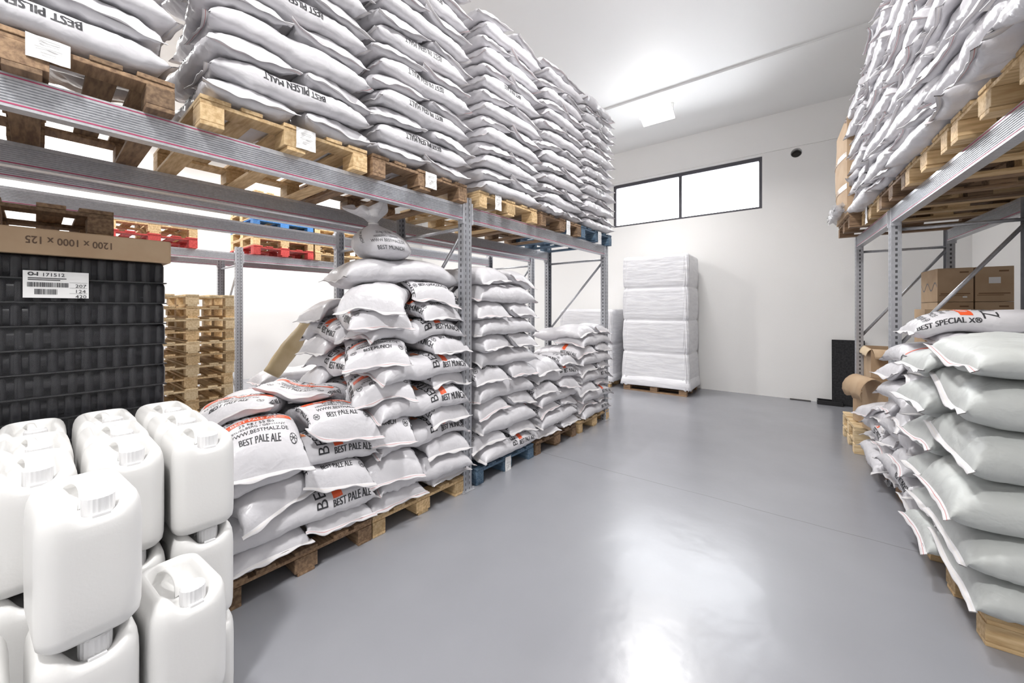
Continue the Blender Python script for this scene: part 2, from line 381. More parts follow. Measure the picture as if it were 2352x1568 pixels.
# vent pipe
v = tag(empty('wall_vent', (VX, WB, VZ)), 'round pipe opening high in the white back wall right of the window', 'vent')
mb = MB(); P = [[(r*math.cos(t*math.pi/16), yy, r*math.sin(t*math.pi/16)) for t in range(32)] for (r, yy) in ((0.084,0.19),(0.078,0.19),(0.078,-0.004),(0.084,-0.004),(0.084,0.19))]
mb.grid(P, True); mb.build('pipe', plain('grey_pvc', (0.5,0.5,0.5), 0.5), v, smooth=True)
mb = MB(); mb.tube((0,0.19,0),(0,0.205,0),0.084,24); mb.build('hole_shade_disc', plain('vent_hole_shade', (0.16,0.15,0.14), 0.8), v)  # added disc, its dark colour stands in for shade inside the pipe

# ------------------------------------------------------------------ lamps
def floodlight(x, y, watts, size, label):
    r = empty('ceiling_floodlight', (x, y, CEIL-0.03 if y > 6.6 else CEIL)); tag(r, label, 'lamp')
    tl, pv = R(-24 if y > 6.6 else 0), (0, 0, -0.10)
    mb = MB(); mb.bbox(-0.265, -0.185, 0.0, 0.265, 0.185, 0.045, 0.012); h = mb.build('housing', plain('light_grey_housing', (0.7,0.7,0.7), 0.4), r, loc=pv); h.rotation_euler = (tl, 0, 0)
    mb = MB(); mb.bbox(-0.28, -0.20, -0.012, 0.28, 0.20, 0.012, 0.008); h = mb.build('diffuser', M['lamp'], r, loc=pv); h.rotation_euler = (tl, 0, 0)
    mb = MB(); mb.bbox(-0.30, -0.02, -0.125, -0.285, 0.02, 0.0, 0.003); mb.bbox(0.285, -0.02, -0.125, 0.30, 0.02, 0.0, 0.003); mb.bbox(-0.30, -0.02, -0.008, 0.30, 0.02, 0.0, 0.003)
    mb.build('bracket', M['paper'], r)
    ld = bpy.data.lights.new('floodlight_beam', 'AREA'); ld.shape = 'RECTANGLE'; ld.size = 0.5; ld.size_y = 0.34; ld.energy = watts; ld.spread = R(165); ld.color = (1.0, 0.985, 0.97)
    lo = bpy.data.objects.new('floodlight_beam', ld); COL.objects.link(lo); lo.parent = r; lo.location = (0, 0.015*math.sin(tl), -0.10-0.016); lo.rotation_euler = (tl, 0, 0)
    return r
lamp_lab = ['bright rectangular floodlight on the ceiling above the window', 'ceiling floodlight over the middle of the aisle', 'ceiling floodlight behind the viewer', 'ceiling floodlight over the passage behind the left racks', 'ceiling floodlight over the near end of the rear passage', 'added floodlight brightening the near part of the far left wall', 'added floodlight brightening the left wall toward the back']
for (x, y, w, s), lab in zip(LAMPS, lamp_lab): floodlight(x, y, w, s, lab)

# ------------------------------------------------------------------ racks
def beam_profile(d, h, x0, z0, sgn):
    """ribbed beam section in (x, z); ribs on the side sgn"""
    pts = []
    n = 8
    xo = x0 + sgn*d/2; xi = x0 - sgn*d/2
    m = h*0.16
    pts.append((xi, z0)); pts.append((xo, z0)); pts.append((xo, z0+m))
    for k in range(n):
        a = z0+m + (h-2*m)*k/n; b = z0+m + (h-2*m)*(k+1)/n; w = (b-a)
        pts += [(xo, a+w*0.1), (xo-sgn*0.006, a+w*0.3), (xo-sgn*0.006, a+w*0.6), (xo, a+w*0.8)]
    pts += [(xo, z0+h-m), (xo, z0+h), (xi, z0+h)]
    return pts
def rack(name_label, a, x_front, depth, ys, zb, side, post_h, cat='rack', stripes=True, rear_rib=True):
    """side=+1: aisle on the +x side. ys: y of the frames."""
    root = empty('pallet_rack', frm(a, x_front, ys[0]), a); tag(root, name_label, cat, None)
    X = lambda x: x - x_front
    Y = lambda y: y - ys[0]
    xb = x_front - side*depth
    hz = 0.132
    for y in ys:
        for (xx, sg) in ((x_front, side), (xb, -side)):
            # omega-profile post
            w = 0.05; dd = 0.035
            prof = [(-dd, -w), (dd, -w), (dd, -w*0.35), (dd-0.012, -w*0.25), (dd-0.012, w*0.25), (dd, w*0.35), (dd, w), (-dd, w), (-dd, w-0.004), (dd-0.01, w-0.004), (dd-0.01, -w+0.004), (-dd, -w+0.004)]
            prof = [(p[0]*sg, p[1]) for p in prof]
            if sg < 0: prof = prof[::-1]
            mb = MB(); mb.prism(prof, 'z', 0, post_h)
            mb.build('upright', M['post'], root, loc=(X(xx)-sg*dd, Y(y), 0))
            mb = MB(); mb.bbox(-0.06, -0.075, 0, 0.06, 0.075, 0.006, 0.002); mb.tube((0.045*sg, 0.06, 0.004), (0.045*sg, 0.06, 0.022), 0.009, 8); mb.tube((0.045*sg, -0.06, 0.004), (0.045*sg, -0.06, 0.022), 0.009, 8)
            mb.build('foot_plate', M['galv'], root, loc=(X(xx)-sg*dd, Y(y), 0))
        # bracing
        xa, xc = X(x_front)-side*0.05, X(xb)+side*0.05
        levels = [0.15, zb-0.06]
        for z in levels:
            mb = MB(); mb.tube((xa, Y(y), z), (xc, Y(y), z), 0.016, 10); mb.build('horizontal_brace', M['galv'], root, smooth=True)
        mb = MB(); mb.tube((xa, Y(y), zb-0.08), (xc, Y(y), 1.27) , 0.016, 10)
        if side < 0: mb = MB(); mb.tube((xc, Y(y), zb-0.08), (xa, Y(y), 1.27), 0.016, 10)
        mb.build('diagonal_brace', M['galv'], root, smooth=True)
        mb = MB(); mb.tube((xc, Y(y), 1.23), (xa, Y(y), 0.17), 0.016, 10); mb.build('diagonal_brace', M['galv'], root, smooth=True)
    for k in range(len(ys)-1):
        for (xx, sg) in ((x_front, side), (xb, -side)):
            prof = beam_profile(0.05, hz, 0, 0, sg)
            if sg > 0: prof = prof
            mb = MB(); mb.prism(prof, 'y', Y(ys[k])+0.05, Y(ys[k+1])-0.05)
            # the inner face of the rear beam is ribbed too, like the front
            prof2 = beam_profile(0.012, hz, 0, 0, -sg)
            prof2 = [(p[0]-sg*0.031, p[1]) for p in prof2]
            mb.prism(prof2, 'y', Y(ys[k])+0.05, Y(ys[k+1])-0.05)
            b = mb.build('beam', M['galv'], root, loc=(X(xx)-sg*0.027, 0, zb))
            if stripes:
                mb = MB()
                for (fx, zz) in ((0.0255*sg, 0.012), (-0.0375*sg, 0.012)):
                    mb.box(fx-0.0006, Y(ys[k])+0.06, zz, fx+0.0006, Y(ys[k+1])-0.06, zz+0.006)
                mb.box(0.0249*sg, Y(ys[k])+0.06, hz-0.013, 0.0261*sg, Y(ys[k])+1.25, hz-0.008)
                mb.build('painted_stripe', M['stripe'], b)
            for (yy, s2) in ((Y(ys[k])+0.05, 1), (Y(ys[k+1])-0.05, -1)):
                mb = MB(); mb.bbox(-0.034, min(yy, yy+s2*0.012), zb-0.03, 0.036, max(yy, yy+s2*0.012), zb+hz+0.03, 0.003)
                mb.build('beam_connector', M['galv'], root, loc=(X(xx)-sg*0.027, 0, 0))
    return root
ZB = 2.41; ZT = ZB+0.132
YS = (-3.2+0.02+0.0, -0.40, 2.43, 5.30)
rack('galvanised pallet rack along the left of the aisle, full of malt sacks', AL, -2.47, 1.06, (-0.45, 2.43, 5.27), ZB, 1, 2.62)
rack('galvanised pallet rack standing back to back behind the left aisle rack', AL, -3.80, 1.02, (-0.45, 2.43, 5.27), ZB, 1, 2.62)
rack('farthest left galvanised rack against the wall holding red and blue pallets', AL, -7.30, 1.03, (-0.72, 2.07, 4.87), ZB-0.02, 1, 2.62)
rack('galvanised pallet rack on the right of the aisle', AR, 0.933, 0.86, (2.05, 4.90, 6.58), ZB, -1, 2.56)

# ------------------------------------------------------------------ pallets
PW, PL, PH = 0.90, 1.20, 0.150
_pal = {}
ORD = ['lowest', 'second', 'third', 'fourth', 'fifth', 'sixth', 'seventh', 'eighth', 'ninth', 'tenth', 'eleventh', 'twelfth', 'thirteenth', 'fourteenth', 'fifteenth', 'sixteenth', 'seventeenth']
def pallet(a, x, y, z, wood, label, width=PW, tagside=None, group=None, yaw=0.0, tagdrop=0.0):
    key = (wood, width)
    loc = frm(a, x, y, z)
    if key in _pal:
        r = dup(_pal[key], loc, a+yaw)
    else:
        r = empty('pallet', loc, a+yaw)
        m = M[wood]; t = 0.021; w = width
        def bd(name, x0, y0, z0, x1, y1, z1):
            mb = MB(); cx, cy, cz = (x0+x1)/2, (y0+y1)/2, (z0+z1)/2
            mb.bbox(x0-cx, y0-cy, z0-cz, x1-cx, y1-cy, z1-cz, 0.003); return mb.build(name, m, r, loc=(cx, cy, cz))
        hw, hl = w/2, PL/2
        for yy, bw in ((-hw+0.065, 0.13), (-hw*0.5, 0.10), (0, 0.135), (hw*0.5, 0.10), (hw-0.065, 0.13)):
            bd('deck_board', -hl, yy-bw/2, PH-t, hl, yy+bw/2, PH)
        for xx in (-hl+0.07, 0, hl-0.07): bd('cross_board', xx-0.065, -hw, PH-2*t, xx+0.065, hw, PH-t-0.0005)
        for yy in (-hw+0.05, 0, hw-0.05): bd('bottom_board', -hl, yy-0.05, 0, hl, yy+0.05, t)
        for xx in (-hl+0.07, 0, hl-0.07):
            for yy, bw in ((-hw+0.05, 0.10), (0, 0.135), (hw-0.05, 0.10)):
                bd('block', xx-0.07, yy-bw/2, t+0.0005, xx+0.07, yy+bw/2, PH-2*t-0.0005)
        _pal[key] = r
        proto = r
    tag(r, label, 'pallet', group)
    return r
def paper_tag(root, sgn, yoff, zc=0.09, w=0.11, h=0.12):
    """delivery sheet stapled to the aisle end of the pallet"""
    mb = MB(); hl = PL/2
    P = []
    for i in range(5):
        z = zc-h/2 + h*i/4
        P.append([((hl+0.004+0.006*abs(math.sin(i*1.3+j)))*sgn, yoff-w/2+w*j/4, z) for j in range(5)])
    mb.grid(P)
    o = mb.build('paper_label', M['paper'], root)
    sol = o.modifiers.new('s', 'SOLIDIFY'); sol.thickness = 0.0012
    mb = MB()
    ex = (0, 1*sgn, 0); ey = (0, 0, 1)
    for k, (l, wd) in enumerate(((0.0, .07), (0.02, .05), (0.03, .06), (-0.02, .04))):
        rect_on_plane(mb, ((hl+0.011)*sgn, yoff, zc), ex, ey, -wd/2, l, wd/2, l+0.003)
    q = mb.build('faint_print', plain('faint_grey_print', (0.45, 0.45, 0.45), 0.7), o)
    return o

# ------------------------------------------------------------------ sacks
def snoise(seed, A, B, lo, hi, n=7):
    rs = np.random.RandomState(seed); out = np.zeros_like(A)
    for _ in range(n):
        f = rs.uniform(lo, hi); th = rs.uniform(0, 2*math.pi); ph = rs.uniform(0, 2*math.pi)
        out += np.sin(2*math.pi*f*(A*math.cos(th)+B*math.sin(th))+ph)
    return out/n
def blur(A, k):
    for _ in range(k):
        B = np.pad(A, 1, mode='edge')
        A = (B[:-2,1:-1]+B[2:,1:-1]+B[1:-1,:-2]+B[1:-1,2:]+2*B[1:-1,1:-1])/6
    return A
class HF:
    """height map of what is already stacked (stack-local x,y)"""
    def __init__(s, hx, hy, z0, droop=0.38, ext=0.55):
        s.res = 0.02; s.hx = hx; s.hy = hy; s.x0 = -hx-ext; s.y0 = -hy-ext
        s.nx = int((2*hx+2*ext)/s.res)+1; s.ny = int((2*hy+2*ext)/s.res)+1
        xs = s.x0+np.arange(s.nx)*s.res; ys = s.y0+np.arange(s.ny)*s.res
        dx = np.maximum(np.abs(xs)-hx, 0)[:, None]; dy = np.maximum(np.abs(ys)-hy, 0)[None, :]
        s.H = z0 - droop*np.sqrt(dx*dx+dy*dy)
    def get(s, X, Y):
        fx = np.clip((X-s.x0)/s.res, 0, s.nx-1.001); fy = np.clip((Y-s.y0)/s.res, 0, s.ny-1.001)
        i = fx.astype(int); j = fy.astype(int); u = fx-i; v = fy-j; H = s.H
        return H[i,j]*(1-u)*(1-v)+H[i+1,j]*u*(1-v)+H[i,j+1]*(1-u)*v+H[i+1,j+1]*u*v
    def put(s, X, Y, Z):
        i = np.clip(np.round((X-s.x0)/s.res).astype(int), 0, s.nx-1); j = np.clip(np.round((Y-s.y0)/s.res).astype(int), 0, s.ny-1)
        L = np.full_like(s.H, -99.0); np.maximum.at(L, (i.ravel(), j.ravel()), Z.ravel())
        P = np.pad(L, 1, constant_values=-99.0)
        D = np.max([P[1:-1,1:-1], P[:-2,1:-1], P[2:,1:-1], P[1:-1,:-2], P[1:-1,2:]], axis=0)
        L = np.where(L < -90, D, L)
        s.H = np.maximum(s.H, L)

def sack_grid(seed, hf, cx, cy, yaw, L=0.74, Wf=0.50, T=0.15, NI=34, NJ=40, droop=0.07, stiff=12, level=0.55, wr=1.6, endfat=5.5, seam=0.40):
    """returns tube grid P[i,j] in stack-local coords, draped over the height map"""
    rs = np.random.RandomState(seed)
    th = np.linspace(0, 2*math.pi, 241)
    u = np.sin(np.linspace(-math.pi/2, math.pi/2, NI)); u = 0.45*u + 0.55*np.linspace(-1, 1, NI)
    P = np.zeros((NI, NJ, 3)); tl = np.zeros(NI)
    n = 2.7
    for i in range(NI):
        t = T*(1-abs(u[i])**endfat)**0.6 + 0.007
        tl[i] = t
        w = (Wf - 0.6*t)*(1-0.09*abs(u[i])**5)
        y = w/2*np.sign(np.sin(th))*np.abs(np.sin(th))**(2/n)
        z = t/2*(1+np.sign(np.cos(th))*np.abs(np.cos(th))**(2/n))
        s = np.concatenate([[0], np.cumsum(np.hypot(np.diff(y), np.diff(z)))]); s /= s[-1]
        q = np.arange(NJ)/NJ
        P[i,:,1] = np.interp(q, s, y); P[i,:,2] = np.interp(q, s, z) + seam*(T+0.007-t)
        P[i,:,0] = u[i]*L/2
    Y = P[:,:,1]; Z = P[:,:,2]; U = np.repeat(u[:,None], NJ, 1); J = np.repeat((np.arange(NJ)/NJ)[None,:], NI, 0)
    # ears: end line bows in between the corners
    P[:,:,0] -= np.sign(U)*0.028*np.abs(U)**8*(1-np.clip(Y/(Wf/2), -1, 1)**2)
    # asymmetric lean of contents
    P[:,:,1] += 0.012*snoise(seed+5, U, U*0, 0.2, 0.7, 3)
    # pleats near the ends and crimps along the folded sides
    top = ((Z-seam*(T+0.007-tl[:,None]))/np.maximum(tl[:,None], 0.001) - 0.5)*2
    env = np.exp(-((1-np.abs(U))/0.22)**1.2)*np.clip((1-np.abs(U))/0.06, 0, 1)
    pleat = snoise(seed+1, U*0.6, Y/Wf, 3.5, 7.5, 5)*0.010*env*wr
    side = np.exp(-((np.abs(Y)/(Wf/2)-0.82)/0.16)**2)
    crimp = snoise(seed+2, U*L/0.74, J*0.4, 7, 15, 4)*0.0045*side*(1-np.abs(U)**6)*wr
    lump = snoise(seed+3, U, J*1.2, 0.6, 1.9, 6)*0.009*(1-U**6)*wr
    fold = snoise(seed+4, U, Y/Wf, 1.2, 2.6, 3); fold = -np.exp(-(fold/0.10)**2)*0.0045*wr*(1-U**6)
    dz = (pleat+crimp+lump+fold)
    P[:,:,2] += dz*np.sign(top)*np.clip(np.abs(top)*2, 0, 1)
    P[:,:,1] += (crimp+lump*0.6)*np.sign(Y)*side
    # end line waviness
    P[:,:,2] += 0.012*np.abs(U)**10*snoise(seed+6, Y/Wf, U*0, 0.8, 2.2, 3)
    # ---- drape
    NB = 17
    qs = np.linspace(-1, 1, NB)
    gx = np.repeat((u*L/2)[:,None], NB, 1); gy = np.repeat((qs*Wf/2)[None,:], NI, 0)*0.96
    ca, sa = math.cos(yaw), math.sin(yaw)
    WX = cx+gx*ca-gy*sa; WY = cy+gx*sa+gy*ca
    H0 = hf.get(WX, WY)
    hi = np.percentile(H0, 70)
    H0c = np.maximum(H0, hi-droop)
    B = blur(H0c, stiff)
    for _ in range(2):
        B = np.maximum(B, H0-0.012); B = blur(B, 2)
    B = np.maximum(B, H0-0.02)
    core = (np.abs(gx) < L*0.4) & (np.abs(gy) < Wf*0.4)
    Bm = B[core].mean()
    # sample B at vertices
    fq = np.clip((P[:,:,1]/(Wf/2)/0.96+1)/2*(NB-1), 0, NB-1.001); j0 = fq.astype(int); fr = fq-j0
    I = np.repeat(np.arange(NI)[:,None], NJ, 1)
    Bv = B[I,j0]*(1-fr)+B[I,j0+1]*fr
    zf = np.clip(P[:,:,2]/np.maximum(tl[:,None], 0.01), 0, 1)
    thick = tl[:,None]/T
    P[:,:,2] += Bv + zf*np.clip(level*(Bm-Bv), -0.35*T, 0.6*T)*np.clip(thick, 0, 1)
    X = cx+P[:,:,0]*ca-P[:,:,1]*sa; Yw = cy+P[:,:,0]*sa+P[:,:,1]*ca
    P2 = np.stack([X, Yw, P[:,:,2]], -1)
    # dense splat into height map
    up = P2
    jt = [j for j in range(NJ) if (j <= NJ//4+1 or j >= NJ-NJ//4-1)]
    S = P2[:, jt+[]]
    S = P2[:, [(j) % NJ for j in range(-NJ//4-1, NJ//4+2)]]
    mid = (S[1:]+S[:-1])/2; S = np.concatenate([S, np.concatenate([mid, mid[-1:]], 0)], 0)
    mj = (S[:,1:]+S[:,:-1])/2
    S2 = np.concatenate([S, mj], 1)
    hf.put(S2[:,:,0], S2[:,:,1], S2[:,:,2])
    return P2, u

class Surf:
    """flat sack coordinates (a along length, g round the girth from the top centre line toward local +y) -> 3-D"""
    def __init__(s, P, u, L, Wf):
        s.P = P; s.u = u; s.L = L; s.Wf = Wf; s.NI, s.NJ = P.shape[:2]
        Di = np.gradient(P, axis=0); Dj = (np.roll(P, -1, 1)-np.roll(P, 1, 1))/2
        n = np.cross(Di, Dj); n /= np.maximum(np.linalg.norm(n, axis=-1, keepdims=True), 1e-9)
        c = P.mean((0, 1)); 
        if ((P-c)*n).sum() < 0: n = -n
        s.N = n
    def at(s, a, g, off=0.002):
        fi = np.interp(np.clip(2*np.asarray(a)/s.L, -0.995, 0.995), s.u, np.arange(s.NI)); fi = np.clip(fi, 0, s.NI-1.001)
        fj = (np.asarray(g)/(2*s.Wf)*s.NJ) % s.NJ
        i = fi.astype(int); j = fj.astype(int) % s.NJ; u = (fi-i)[:,None]; v = (fj-np.floor(fj))[:,None]; k = (j+1) % s.NJ
        def bl(A): return A[i,j]*(1-u)*(1-v)+A[i+1,j]*u*(1-v)+A[i,k]*(1-u)*v+A[i+1,k]*u*v
        n = bl(s.N); n /= np.maximum(np.linalg.norm(n, axis=-1, keepdims=True), 1e-9)
        return bl(s.P)+n*off

def split_long(v, f, maxlen):
    """cut text polygons along x so that they can follow the curved sack"""
    bm = bmesh.new()
    vs = [bm.verts.new((x, y, 0)) for x, y in v]
    for p in f:
        try: bm.faces.new([vs[i] for i in p])
        except ValueError: pass
    lo, hi = v.min(0), v.max(0)
    for ax in (0, 1):
        n = int((hi[ax]-lo[ax])/maxlen)
        for k in range(1, n+1):
            co = [0, 0, 0]; co[ax] = lo[ax]+k*maxlen; no = [0, 0, 0]; no[ax] = 1
            bmesh.ops.bisect_plane(bm, geom=bm.verts[:]+bm.edges[:]+bm.faces[:], plane_co=co, plane_no=no, dist=1e-5)
    bm.verts.index_update()
    vv = np.array([tuple(x.co)[:2] for x in bm.verts]); ff = [tuple(x.index for x in p.verts) for p in bm.faces]; bm.free()
    return vv, ff
_sp = {}
def surf_text(mb, S, s, a0, g0, h, mode, cond=0.72, mi=0, bold=0.0):
    """mode: 'top' lines run across the sack, letters' feet to the +a end; 'topr' the other way;
       'side-' along the length on the -y side, 'side+' on the +y side; suffix 'f' = upside down"""
    if bold > 0.0:       # heavier strokes: the same letters laid down twice, a hair apart
        for q in (-1, 1): surf_text(mb, S, s, a0+(q*bold*h*1.2 if 'side' in mode else 0), g0+(q*bold*h*1.2 if 'top' in mode else 0), h, mode, cond, mi, 0.0)
        return
    key = (s, bold)
    if key not in _sp: _sp[key] = split_long(*text_flat(s, bold), 0.45)
    v, f = _sp[key]
    x = v[:,0]*h*cond; y = v[:,1]*h
    if mode.endswith('f'): x, y = -x, -y
    m = mode.rstrip('f')
    if m == 'top': a, g = a0-y, g0+x
    elif m == 'topr': a, g = a0+y, g0-x
    elif m == 'side-': a, g = a0+x, g0+y
    elif m == 'side+': a, g = a0-x, g0-y
    else: raise ValueError(mode)
    mb.add(S.at(a, g).tolist(), f, mi)
def surf_rect(mb, S, a0, a1, g0, g1, mi=0, off=0.0016):
    na = max(2, int(abs(a1-a0)/0.02)+1); ng = max(2, int(abs(g1-g0)/0.02)+1)
    A, G = np.meshgrid(np.linspace(a0, a1, na), np.linspace(g0, g1, ng), indexing='ij')
    Q = S.at(A.ravel(), G.ravel(), off).reshape(na, ng, 3); mb.grid(Q, False, mi)
def surf_ring(mb, S, a0, g0, r, mi=0):
    """circled emblem: ring with two crossing strokes"""
    n = 20; t = np.linspace(0, 2*math.pi, n+1)
    P = np.stack([S.at(a0+rr*np.cos(t), g0+rr*np.sin(t)) for rr in (r, r*0.86)]); mb.grid(P, False, mi)
    for ang in (0.6, 2.3, 1.5):
        c, s_ = math.cos(ang), math.sin(ang); k = np.linspace(-0.85, 0.85, 4)*r; w = r*0.07
        P = np.stack([S.at(a0+k*c-w*s_, g0+k*s_+w*c), S.at(a0+k*c+w*s_, g0+k*s_-w*c)]); mb.grid(P, False, mi)

def sack_print(S, root, var, level, flip=False, colour=True, k=1.0):
    """the printed design. level 2: everything, 1: the same without the smallest line, 0: side lettering only"""
    sfx = 'f' if flip else ''
    Wf = S.Wf; name = 'BEST '+var; e = S.L/2
    mb = MB(); surf_text(mb, S, name, (e-0.175 if not flip else -0.02), -Wf*0.455, 0.042, 'side-'+sfx, 0.66, 0, 0.035)
    mb.build('side_lettering', M['ink'], root)
    if level >= 1 and not flip:
        mb = MB(); surf_text(mb, S, name, e-0.175, Wf*0.455, 0.042, 'side+', 0.66, 0, 0.035)
        mb.build('side_lettering', M['ink'], root)
        mb = MB()
        surf_text(mb, S, 'BESTMALZ', e-0.375, 0.0, 0.070, 'top', 1.0, 0, 0.0)
        if level >= 2: surf_text(mb, S, 'FOR BEST BEER', e-0.318, 0.0, 0.013, 'top', 0.9, 0, 0.0)
        mb.build('large_lettering', M['ink'], root)
        mb = MB()
        surf_text(mb, S, name, e-0.078, 0.0, 0.032, 'top', 0.70, 0, 0.03)
        surf_ring(mb, S, e-0.078, -0.175, 0.022); surf_ring(mb, S, e-0.078, 0.175, 0.022)
        surf_text(mb, S, 'WWW.BESTMALZ.DE', e-0.130, 0.0, 0.027, 'top', 0.82, 0, 0.006)
        surf_text(mb, S, '25 kg / 55 lbs', e-0.212, 0.0, 0.027, 'top', 0.85, 0, 0.006)
        surf_text(mb, S, 'HEIDELBERG / GERMANY', e-0.172, 0.0, 0.021, 'top', 0.85, 0, 0.0)
        mb.build('face_lettering', M['ink'], root)
    if colour and not flip:
        mb = MB(); surf_rect(mb, S, e-0.300, e-0.240, -0.20, 0.20)
        b = mb.build('orange_band', M['orange'], root)
        if level >= 1:
            mb = MB(); surf_text(mb, S, name, e-0.270, 0.0, 0.032, 'top', 0.8, 0, 0.01)
            mb.build('band_lettering', M['paper'], b)
            mb = MB()
            for q in range(-3, 4):      # grain-ear emblem
                surf_rect(mb, S, e-0.475+abs(q)*0.008, e-0.425, q*0.013-0.004, q*0.013+0.004)
            surf_rect(mb, S, e-0.428, e-0.416, -0.045, 0.045)
            mb.build('orange_emblem', M['orange2'], root)

def hem(root, S, end, seed, wid=0.024, thread='thread_w', origin=None):
    """flat sewn band along one end of the sack"""
    rs = np.random.RandomState(seed+end*7+50); P = S.P; NJ = S.NJ
    i = 0 if end < 0 else S.NI-1; k = 1 if end < 0 else S.NI-2
    js = [j % NJ for j in range(-(NJ//4), NJ//4+1)]
    E = P[i, js]; 
    # order by position across; drop strongly duplicated points near the folded edges
    out = E - P[k, js]; out[:, 2] *= 0.4
    mdir = P[i].mean(0)-P[k-0 if end > 0 else k].mean(0); mdir[2] = 0; mdir /= np.linalg.norm(mdir)
    out /= np.maximum(np.linalg.norm(out, axis=1, keepdims=True), 1e-6)
    out = 0.35*out+0.65*mdir; out /= np.linalg.norm(out, axis=1, keepdims=True)
    q = np.linspace(0, 1, len(js)); ph = rs.uniform(0, 6)
    wave = 0.007*np.sin(q*9+ph)+0.004*np.sin(q*23+ph*2)
    rows = []
    ds = [-0.006, wid*0.36, wid*0.36+0.003, wid]
    top, bot = [], []
    for r, d in enumerate(ds):
        pt = E+out*d; pt = pt.copy(); pt[:,2] += wave*(d/wid)*1.2 - 0.10*max(d, 0)
        t = pt.copy(); t[:,2] += 0.0022; b = pt.copy(); b[:,2] -= 0.0022
        top.append(t); bot.append(b)
    G = np.array(top+bot[::-1]+[top[0]])
    mb = MB()
    ni, nj = G.shape[:2]
    mb.add(G.reshape(-1,3).tolist(), [(a*nj+b, a*nj+b+1, (a+1)*nj+b+1, (a+1)*nj+b) for a in range(ni-1) for b in range(nj-1)])
    for a in range(ni-1):
        if a in (1, 5):
            for b in range(nj-1): mb.mi[a*(nj-1)+b] = 1
    o = mb.build('sewn_hem', [M['hem'], M[thread]], root, smooth=True)
    return o

sack_count = 0
def make_sack(a, sx, sy, hf, cx, cy, yaw, label, group, seed, pr=None, L=0.74, Wf=0.50, T=0.15, lod=1, mat='bag', hems=(1, -1), thread=None, **kw):
    """a: frame angle; (sx,sy): stack centre in that frame; pr=(variety, level, flip, colour)"""
    global sack_count; sack_count += 1
    NI, NJ = ((40, 48) if lod >= 2 else (32, 36) if lod == 1 else (24, 28))
    P, u = sack_grid(seed, hf, cx, cy, yaw, L, Wf, T, NI, NJ, **kw)
    # to world-parallel local coords with the origin at the sack's underside centre
    org = np.array([cx, cy, P[:,:,2].min()])
    Pl = P-org
    S = Surf(Pl, u, L, Wf)
    mb = MB(); mb.grid(Pl, True)
    nj = NJ; ni = NI
    mb.add([], [])
    mb.f.append(tuple(range(nj))); mb.mi.append(0); mb.f.append(tuple(range((ni-1)*nj, ni*nj))); mb.mi.append(0)
    wx, wy, _ = frm(a, sx+org[0], sy+org[1])
    o = mb.build('malt_sack', M[mat], None, smooth=True, loc=(wx, wy, float(org[2])), rotz=a)
    tag(o, label, 'sack', group)
    th = thread or ('thread' if seed % 3 == 0 else 'thread_w')
    for e in hems: hem(o, S, e, seed, thread=th)
    if pr: sack_print(S, o, pr[0], pr[1], pr[2], pr[3], L/0.74)
    return o, S

def stack(a, sx, sy, zt, n, side, phrase, group, seed, T=0.138, lod=1, var=None, lvl=0, flip=False, colour=False, rear=False,
          hx=0.60, hy=0.45, first='B', skip=(), over=0.04, jit=0.02, endp=0.12, Wf=0.50, L=0.80, droop=0.07, mat='bag', textrate=0.6, mats=None, base=1, ret=False, colrate=1.0, zshift=None):
    """n layers on a pallet whose top is at zt. side=+1: aisle toward +x"""
    hf = HF(hx, hy, zt)
    rs = random.Random(seed)
    yaw_end = 0.0 if side > 0 else math.pi
    yaw_len = math.pi/2 if side > 0 else -math.pi/2
    for k in range(n):
        kind = 'AB'[(k + (first == 'B')) % 2]
        kk = base+k-1; o_ = ORD[kk] if kk < len(ORD) else 'top'
        if k == n-1: o_ = 'topmost'
        m = mats[k % len(mats)] if mats else mat
        sh = (zshift(k) if zshift else 0.0)
        def P_(): 
            if var and rs.random() < textrate: return (var, lvl, flip, colour and rs.random() < colrate)
            return None
        edge = side*(hx+over+sh)
        if kind == 'A':
            if (k, 'l') not in skip:
                make_sack(a, sx, sy, hf, edge-side*(Wf-0.6*T)/2+rs.uniform(-jit, jit)*0.6, rs.uniform(-jit, jit), yaw_len+rs.uniform(-.04, .04),
                      f'sack lying along the front, {o_} layer, {phrase}', group, seed*100+k*4, P_(), L+0.06, Wf, T*rs.uniform(.96, 1.1), lod, m, droop=droop)
            if rear:
                for q in (-1, 1):
                    make_sack(a, sx, sy, hf, edge-side*((Wf-0.6*T)+L/2+0.01), q*(hy/2+0.0)+rs.uniform(-jit, jit)*.5, yaw_end+rs.uniform(-.04, .04),
                      f'sack behind the front, {"near" if q<0 else "far"} side, {o_} layer, {phrase}', group, seed*100+k*4+1+(q > 0), None, L-.04, Wf*0.96, T, min(lod, 1), m, droop=droop)
        else:
            for q in (-1, 1):
                if (k, 'n' if q < 0 else 'f') in skip: continue
                make_sack(a, sx, sy, hf, edge-side*L/2+rs.uniform(-jit, jit), q*(hy/2+0.01)+rs.uniform(-jit, jit)*.6, yaw_end+rs.uniform(-endp, endp),
                      f'sack with sewn end out, {"near" if q<0 else "far"} half, {o_} layer, {phrase}', group, seed*100+k*4+1+(q > 0), P_(), L, Wf*1.0, T*rs.uniform(.96, 1.08), lod, m, droop=droop)
            if rear:
                make_sack(a, sx, sy, hf, edge-side*(L+(Wf-0.6*T)/2), rs.uniform(-jit, jit), yaw_len, f'sack at the back, {o_} layer, {phrase}', group, seed*100+k*4+3, None, L+0.04, Wf, T, min(lod, 1), m, droop=droop)
    return hf

exec_parts = True
